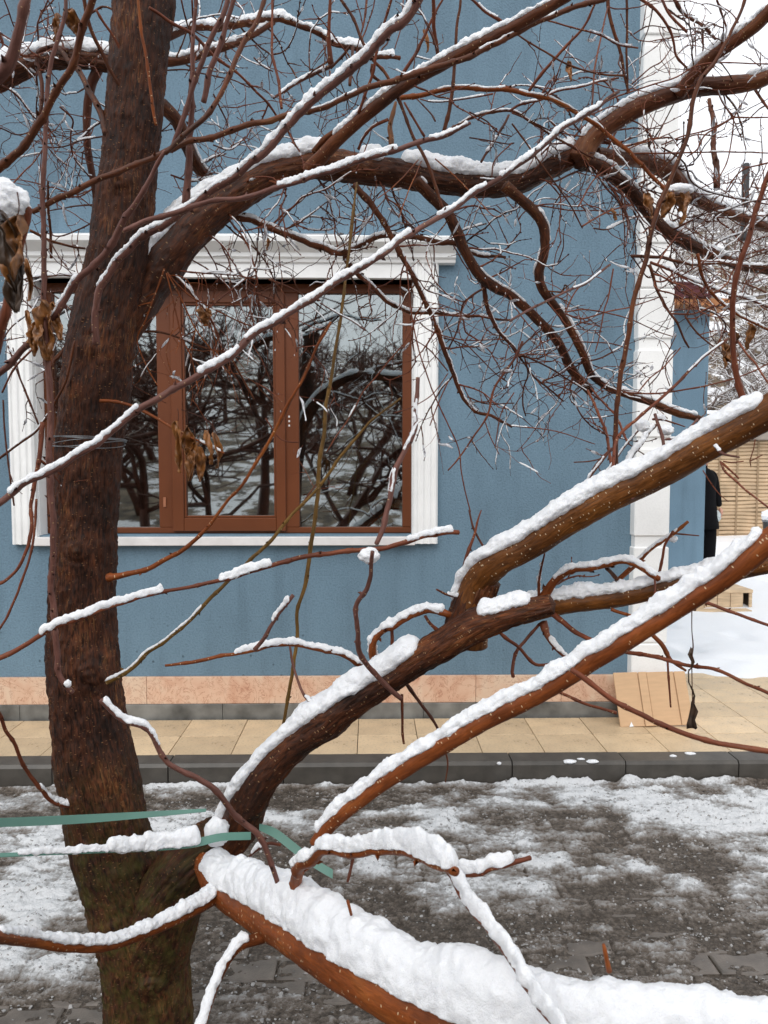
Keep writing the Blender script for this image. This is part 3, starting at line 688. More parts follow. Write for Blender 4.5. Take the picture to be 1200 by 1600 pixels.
# ================================================================== THE TREE
tree = props(empty('fruit_tree', tuple(P(230, 1600, 2.0) * [1, 1, 0])), 'bare snow laden fruit tree with forked trunk in front of the blue house', 'tree')
TO = np.array(tree.location)
def resample(pts, step):
    """pts: n x k columns (xyz, radius...) -> catmull-rom, about `step` metres between samples"""
    p = np.asarray(pts, float); n = len(p)
    if n == 2: p = np.array([p[0], (p[0] + p[1]) / 2, p[1]]); n = 3
    e = np.vstack([2 * p[0] - p[1], p, 2 * p[-1] - p[-2]]); outp = []
    for i in range(n - 1):
        a, b, c, d = e[i], e[i + 1], e[i + 2], e[i + 3]
        L = np.linalg.norm((c - b)[:3]); m = max(1, int(round(L / step)))
        t = (np.arange(m) / m)[:, None]
        outp.append(.5 * (2 * b + (c - a) * t + (2 * a - 5 * b + 4 * c - d) * t ** 2 + (-a + 3 * b - 3 * c + d) * t ** 3))
    outp.append(p[-1:]); return np.vstack(outp)
def frames(C):
    T = np.gradient(C, axis=0); T /= np.linalg.norm(T, axis=1)[:, None] + 1e-12
    ref = np.array([0, 1.0, .02]); U = np.zeros_like(T)
    u = np.cross(T[0], ref); u /= np.linalg.norm(u) + 1e-9
    for i in range(len(T)):
        u = u - T[i] * np.dot(u, T[i]); u /= np.linalg.norm(u) + 1e-9; U[i] = u
    return T, U, np.cross(T, U)
class Acc:
    """gathers tubes with uv, all quads/tris padded to lists"""
    def __init__(s): s.V = []; s.F = []; s.UV = []; s.n = 0
    def add(s, V, F, UV=None):
        s.V.append(V); s.F.append(np.asarray(F) + s.n); s.UV.append(UV if UV is not None else np.zeros((len(V), 2))); s.n += len(V)
    def build(s, name, mat, parent, **k):
        if not s.V: return None
        return mesh_obj(name, np.vstack(s.V), np.vstack(s.F), mat, parent, uv=np.vstack(s.UV), **k)
def tube(C, R, sides, rough=0.0, seed=0, bumps=0, closed=True, fiss=0):
    """quad tube; the seam ring is doubled so that the uv runs all the way round"""
    T, U, W = frames(C); n = len(C)
    a = np.linspace(0, 2 * np.pi, sides + 1)
    D = np.cos(a)[None, :, None] * U[:, None] + np.sin(a)[None, :, None] * W[:, None]
    L = np.concatenate([[0], np.cumsum(np.linalg.norm(np.diff(C, axis=0), axis=1))])
    r = R[:, None] * np.ones((1, sides + 1))
    if rough or fiss:
        q = np.stack([np.cos(a)[None] + 0 * L[:, None], np.sin(a)[None] + 0 * L[:, None], L[:, None] + 0 * a[None]], -1)
        rr = R.mean()
        r = r * (1 + rough * fbm(q * np.array([1.1, 1.1, .55 / max(rr, .004)]) * 1.0 + seed, 3, seed))
        if fiss:
            k = 2 * np.pi * rr
            q2 = q * np.array([rr * 95, rr * 95, 16.0]); q2[..., 0] += .6 * fbm(q * [2, 2, 18], 3, seed + 7); rid = 1 - np.abs(fbm(q2, 3, seed + 3)) * 2.4
            q3 = q * np.array([rr * 220, rr * 220, 45.0])
            r = r + fiss * (.0042 * np.clip(rid, 0, 1) ** 2 + .0022 * fbm(q3, 2, seed + 9) + .004 * fbm(q * [1.5, 1.5, 14], 3, seed + 1))
    V = C[:, None] + D * r[..., None]
    UV = np.stack([a[None] * R.mean() + 0 * L[:, None] + seed * .37, L[:, None] + 0 * a[None] + seed * 1.7], -1)
    idx = np.arange(n * (sides + 1)).reshape(n, sides + 1); F = quad(idx)
    V = V.reshape(-1, 3); UV = UV.reshape(-1, 2); nn = len(V)
    V = np.vstack([V, C[:1] - T[:1] * R[0] * .3, C[-1:] + T[-1:] * R[-1] * .5]); UV = np.vstack([UV, [[0, 0]], [[0, L[-1]]]])
    c0 = np.stack([np.full(sides, nn), idx[0, 1:], idx[0, :-1], idx[0, :-1]], -1); c1 = np.stack([np.full(sides, nn + 1), idx[-1, :-1], idx[-1, 1:], idx[-1, 1:]], -1)
    # caps as thin quads (last edge split at the middle point of the rim)
    c0[:, 3] = c0[:, 0]; c1[:, 3] = c1[:, 0]
    tri = np.vstack([c0[:, :3], c1[:, :3]])
    # keep everything quads: pair neighbouring cap triangles
    m = sides // 2 * 2
    q0 = np.stack([np.full(m // 2, nn), idx[0, 2:m + 1:2], idx[0, 1:m:2], idx[0, 0:m - 1:2]], -1)
    q1 = np.stack([np.full(m // 2, nn + 1), idx[-1, 0:m - 1:2], idx[-1, 1:m:2], idx[-1, 2:m + 1:2]], -1)
    return V, np.vstack([F, q0, q1]), UV
UP = np.array([0, 0, 1.0])
def snow_on(C, R, h, a0=0.0, a1=1.0, seed=0, cover=1.0, fine=.004, sides=14, drape=.25, wid=1.0):
    """list of (V,F) lumps of snow lying along the top of a branch"""
    L = np.concatenate([[0], np.cumsum(np.linalg.norm(np.diff(C, axis=0), axis=1))]); Lt = L[-1]
    s = np.arange(a0 * Lt, a1 * Lt, fine)
    if len(s) < 5: return []
    P_ = np.stack([np.interp(s, L, C[:, k]) for k in range(3)], -1); Rr = np.interp(s, L, R)
    T = np.gradient(P_, axis=0); T /= np.linalg.norm(T, axis=1)[:, None] + 1e-12
    flat = np.sqrt(np.clip(1 - T[:, 2] ** 2, .02, 1))
    q = np.stack([s * 6, s * 0 + seed * 3.1, s * 0], -1)
    g1 = fbm(q, 2, seed); g2 = fbm(q * 4.5, 2, seed + 3); sides = int(max(sides, min(84, 2 * np.pi * (h * .6 + R.mean()) / max(fine, .003)) // 2 * 2))
    keep = (g1 * 1.3 + .5 < cover) if cover < 1 else np.ones(len(s), bool)
    hh = h * (1 + (.22 if h > .04 else .5 if h > .012 else .3) * g1 + (.16 if h > .02 else .45) * g2) * (.30 + .70 * flat)
    out_ = []; i = 0
    while i < len(s):
        if not keep[i]: i += 1; continue
        j = i
        while j < len(s) and keep[j]: j += 1
        if j - i >= 6:
            m = j - i; t = np.arange(m) / (m - 1)
            ends = np.clip(np.minimum(t, 1 - t) * m * fine / max(.35 * h + .5 * Rr[i:j].mean(), .004), 0, 1); ends = np.sqrt(ends * (2 - ends) + 1e-4)
            c = P_[i:j]; tt = T[i:j]; S = np.cross(tt, UP); ln = np.linalg.norm(S, axis=1)[:, None]; S = np.where(ln > .05, S / (ln + 1e-9), np.array([[1, 0, 0]]))
            N_ = np.cross(S, tt); N_ /= np.linalg.norm(N_, axis=1)[:, None]
            Nz = N_ * .6 + UP * .4
            a = np.linspace(0, 2 * np.pi, sides, endpoint=False)
            w_ = (Rr[i:j] * 1.02 * wid + .18 * hh[i:j]) * ends; hu = hh[i:j] * ends; hd = (Rr[i:j] * (.55 + drape)) * ends
            ca, sa = np.cos(a), np.sin(a)
            vert = np.where(sa[None] > 0, sa[None] * hu[:, None], sa[None] * hd[:, None])
            V = (c + N_ * (Rr[i:j] * (.62 if drape > 0 else .80))[:, None])[:, None] + S[:, None] * (ca[None] * w_[:, None])[..., None] + Nz[:, None] * vert[..., None]
            sc_n = 1 / max(min(h * .8, .022), .004)
            dn = fbm(V * sc_n * .9, 3, seed + 5) * 1.15 + (.30 * fbm(V * 230, 2, seed + 8)) * min(1, h / .012); ctr = (c + N_ * (Rr[i:j] * .7)[:, None])[:, None]
            amp = (.42 * np.clip(h, .0012, .018)) * ends[:, None]
            dirn = V - ctr; dirn /= np.linalg.norm(dirn, axis=-1)[..., None] + 1e-9
            V = V + dirn * (dn * amp)[..., None]
            idx = np.arange(m * sides).reshape(m, sides); idx = np.concatenate([idx, idx[:, :1]], 1)
            F = np.stack([idx[:-1, :-1], idx[1:, :-1], idx[1:, 1:], idx[:-1, 1:]], -1).reshape(-1, 4)
            V = V.reshape(-1, 3); nn = len(V); V = np.vstack([V, c[:1] + N_[:1] * Rr[i] * .6, c[-1:] + N_[-1:] * Rr[i] * .6])
            k = np.arange(0, sides, 2)
            q0 = np.stack([np.full(len(k), nn), idx[0, k], idx[0, k + 1], idx[0, (k + 2)]], -1); q1 = np.stack([np.full(len(k), nn + 1), idx[-1, k + 2], idx[-1, k + 1], idx[-1, k]], -1)
            out_.append((V, np.vstack([F, q0, q1])))
        i = j
    return out_
def bud(acc, c, d, r, seed):
    """a small pointed bud: octahedron stretched along d"""
    d = d / (np.linalg.norm(d) + 1e-9); u = np.cross(d, [0.3, .9, .2]); u /= np.linalg.norm(u); v = np.cross(d, u)
    V = np.array([c - d * r, c + u * r + d * r * .3, c + v * r + d * r * .3, c - u * r + d * r * .3, c - v * r + d * r * .3, c + d * r * 2.3])
    F = [(0, 2, 1, 1), (0, 3, 2, 2), (0, 4, 3, 3), (0, 1, 4, 4), (5, 1, 2, 2), (5, 2, 3, 3), (5, 3, 4, 4), (5, 4, 1, 1)]
    # quads only: merge pairs
    F = [(0, 1, 5, 2), (0, 2, 5, 3), (0, 3, 5, 4), (0, 4, 5, 1)]
    acc.add(V, F, np.tile([[.1, seed]], (6, 1)))
count = {'shoot': 0}
ICE = Acc()
def ico_drop(c, r, st=1.3):
    V = []; n = 6
    for z, q in ((1.6 * st, .25), (.7, .75), (0, 1), (-.7, .75), (-1, .2)):
        for k in range(n): a = k * math.pi * 2 / n; V.append((c[0] + r * q * math.cos(a), c[1] + r * q * math.sin(a), c[2] + r * z))
    idx = np.arange(5 * n).reshape(5, n); idx = np.concatenate([idx, idx[:, :1]], 1); F = quad(idx)
    F = np.vstack([F, [[24, 25, 26, 27], [24, 27, 28, 29], [3, 2, 1, 0], [5, 4, 3, 0]]])
    ICE.add(np.array(V), F)
def grow(acc, snow, base, d0, L, r, seed, depth, mode, sn):
    """one procedural side shoot with its own spurs"""
    R_ = random.Random(seed); n = max(5, int(L / .016)); d = np.array(d0, float); d /= np.linalg.norm(d); p = np.array(base, float); pts = [p.copy()]
    droop = {'up': .05, 'down': -.12, 'any': .01}[mode]; n = min(n, 22)
    for i in range(n):
        kink = .24 if i % 2 else .07
        d = d + np.array([R_.gauss(0, kink), R_.gauss(0, kink * .8), R_.gauss(0, kink) + droop]); d /= np.linalg.norm(d); p = p + d * (L / n); pts.append(p.copy())
    pts = np.array(pts); rad = np.linspace(r, r * .45, len(pts)); rad[1::2] *= 1.0
    C = resample(np.hstack([pts, rad[:, None]]), .008); Rd = C[:, 3] * (1 + .22 * (np.sin(np.arange(len(C)) * 1.9 + seed) > .8)); C = C[:, :3]
    V, F, UV = tube(C, Rd, 5, seed=seed % 97); acc.add(V, F, UV)
    for i in range(2, len(pts) - 1):
        if R_.random() < .55:
            sd = np.cross(pts[i] - pts[i - 1], [R_.gauss(0, 1), R_.gauss(0, 1), R_.gauss(0, 1)]); bud(acc, pts[i], sd + (pts[i] - pts[i - 1]) * .6, r * 1.1, seed)
    bud(acc, pts[-1], d, r * 1.0, seed)
    if sn > 0 and L > .07 and R_.random() < .6: 
        for VF in snow_on(C, np.maximum(Rd, .0016), R_.uniform(.0018, .0040) * sn, R_.uniform(0, .3), R_.uniform(.6, 1), seed % 500, .46, .004, 8, .3): snow.add(*VF)
    if R_.random() < .16:
        i0 = R_.randrange(max(1, len(C) - 4)); seg = C[i0:i0 + R_.randrange(3, 7)]
        if len(seg) > 2:
            tt = np.linspace(0, 1, len(seg)); rr_ = np.sin(np.pi * (tt * .9 + .05)) * R_.uniform(.002, .0038) + .0008
            V, F, UV = tube(seg - np.array([0, 0, .0012]), rr_, 8, .35, seed % 91); ICE.add(V, F)
    if R_.random() < .5: ico_drop(C[R_.randrange(len(C))] - np.array([0, 0, r * 1.6]), R_.uniform(.0012, .0024))
    if depth > 0:
        for k in range(R_.choice((1, 2, 3))):
            i = R_.randrange(1, len(pts) - 1); t = pts[i] - pts[i - 1]; t /= np.linalg.norm(t)
            q = np.array([R_.gauss(0, 1), R_.gauss(0, .6), R_.gauss(0, 1)]); q = q - t * np.dot(q, t); q /= np.linalg.norm(q) + 1e-9
            grow(acc, snow, pts[i], t * .7 + q, L * R_.uniform(.25, .55), r * .72, seed * 7 + k * 13 + 1, depth - 1, mode, sn)
KNOTS = [(125, 862, 1.93, .030, .020), (143, 1050, 1.93, .030, .022), (240, 1535, 1.9, .028, .024), (192, 285, 1.95, .028, .018), (146, 545, 1.93, .02, .007), (196, 180, 1.95, .02, .007), (270, 1350, 1.88, .035, .012), (120, 1250, 1.92, .02, .006)]
def add_trace(kind, mat, cols, snowspec, clut, seed, off, scl, extra):
    """cols: list of (x, y, w, d) in photo pixels; builds the branch with its snow and side shoots"""
    pts = []
    for x, y, wd, d in cols:
        p = P(x, y, d); pts.append([*(p - TO), wd * .5 * d / FPX * (.93 if mat == 'trunk' else .80 if (mat == 'D' and wd > 20) else .86 if (mat in 'YOB' and wd > 20) else .95)])
    pts = np.array(pts)
    Rm = pts[:, 3].mean(); thick = Rm > .010
    big = Rm > .019
    step = .0045 if big else (.006 if thick else .009)
    Q = resample(pts, step); C = Q[:, :3].copy(); R = Q[:, 3].copy()
    L = np.concatenate([[0], np.cumsum(np.linalg.norm(np.diff(C, axis=0), axis=1))])
    acc = Acc()
    if big: V, F, UV = tube(C, R, 120 if Rm > .045 else 72, .13 if mat == 'D' else .07, seed, fiss=(1.15 if mat == 'trunk' else .75 if mat == 'D' else .32))
    elif thick: V, F, UV = tube(C, R, 28, .07, seed, fiss=.35 if mat in 'DY' else .16)
    else:
        # small kinks and swollen nodes
        nn = fbm(np.stack([L * 14, L * 0 + seed, L * 0], -1), 3, seed); n2 = fbm(np.stack([L * 14, L * 0 + seed + 50, L * 0], -1), 3, seed + 1)
        e = np.minimum(1, np.minimum(L, L[-1] - L) / .05)
        C[:, 2] += nn * Rm * 1.5 * e; C[:, 0] += n2 * Rm * 1.3 * e
        sp = .045 + .02 * (seed % 3); ph = (L / sp) % 1.0; R *= 1 + .28 * np.exp(-((ph - .5) / .07) ** 2)
        V, F, UV = tube(C, R, 9 if Rm > .003 else 6, .05, seed)
        nb = int(L[-1] / sp)
        Rn = random.Random(seed)
        for k in range(nb):
            i = min(len(C) - 2, int(np.searchsorted(L, (k + .5) * sp))); t = C[i + 1] - C[i]; sd = np.cross(t, [Rn.gauss(0, 1), Rn.gauss(0, .3), Rn.gauss(0, 1)]); sd /= np.linalg.norm(sd) + 1e-9
            bud(acc, C[i] + sd * R[i] * .9, sd + t / (np.linalg.norm(t) + 1e-9) * .7, max(.0014, R[i] * .55), seed)
    if mat == 'trunk':
        for kx, ky, kd, kr, ka in KNOTS:
            kc = P(kx, ky, kd) - TO; dd = V - kc; rr2 = np.sqrt((dd[:, 0] ** 2 + (dd[:, 2] * 1.15) ** 2)) / kr
            front = dd[:, 1] < .06
            nrm = np.array([0, -1, 0.1]); rr2 = rr2 * (1 + .5 * fbm(V * 22, 3, 9)); am = ka * (np.exp(-rr2 ** 2) + .16 * np.cos(rr2 * 8) * np.exp(-(rr2 / 1.5) ** 2)) * front
            V = V + nrm * am[:, None]
    acc.add(V, F, UV)
    ob = acc.build(kind, M[mat], tree)
    # snow
    sa = Acc()
    if snowspec:
        for sp_ in snowspec.split('/'):
            f = sp_.split(':'); h = float(f[0]) * .78 * np.mean([c[3] for c in cols]) / FPX * scl
            a0, a1 = (float(f[1]), float(f[2])) if len(f) > 2 else (0.02, .98); cover = float(f[3]) if len(f) > 3 else (1.0 if h > .010 else .93)
            fine = .0034 if h > .02 else .003
            for VF in snow_on(C, R, h, a0, a1, seed, cover, fine, 16 if h > .008 else 10, -.28 if h > .04 else -.15 if (cols[-1][3] < 1.3 and thick is not None and h > .015) else .0 if thick else .2, wid=.74 if h > .04 else .85 if cols[-1][3] < 1.3 else 1.0): sa.add(*VF)
    if clut:
        nS, Lpx, mode = clut
        Rn = random.Random(seed * 31 + 5); bigacc = Acc()
        for k in range(max(1, int(nS * .68))):
            i = Rn.randrange(max(1, int(len(C) * .06)), len(C) - 1); t = C[i] - C[i - 1]; t /= np.linalg.norm(t) + 1e-9
            q = np.array([Rn.gauss(0, 1), Rn.gauss(0, .55), Rn.gauss(0, 1) + {'up': .6, 'down': -.9, 'any': 0}[mode]]); q = q - t * np.dot(q, t); q /= np.linalg.norm(q) + 1e-9
            dm = cols[len(cols) // 2][3]; Lm = Lpx * 1.65 * Rn.uniform(.4, 1.35) * dm / FPX
            own = count['shoot'] < 270 and Lpx > 60
            A = Acc() if own else bigacc
            r0 = min(R[i] * .6, Rn.uniform(.0017, .0030) * (1.2 if Lpx > 100 else 1))
            grow(A, sa, C[i] + q * R[i] * .5, t * .55 + q, Lm, r0, seed * 1000 + k * 17 + 3, 2 if Lpx > 95 else 1, mode, .9)
            if own:
                A.build('shoot', M[Rn.choice('ORBO' if mat == 'O' else 'KRRRB')], ob); count['shoot'] += 1
        o = bigacc.build('fine_twigs', M[Rn.choice('ORB' if mat == 'O' else 'KRR')], ob)
        if o: o['kind'] = 'stuff'
    if sa.V:
        o = sa.build('snow', M['snow'] if extra != 'ice' else M['ice'], ob); o['kind'] = 'stuff'
    return ob
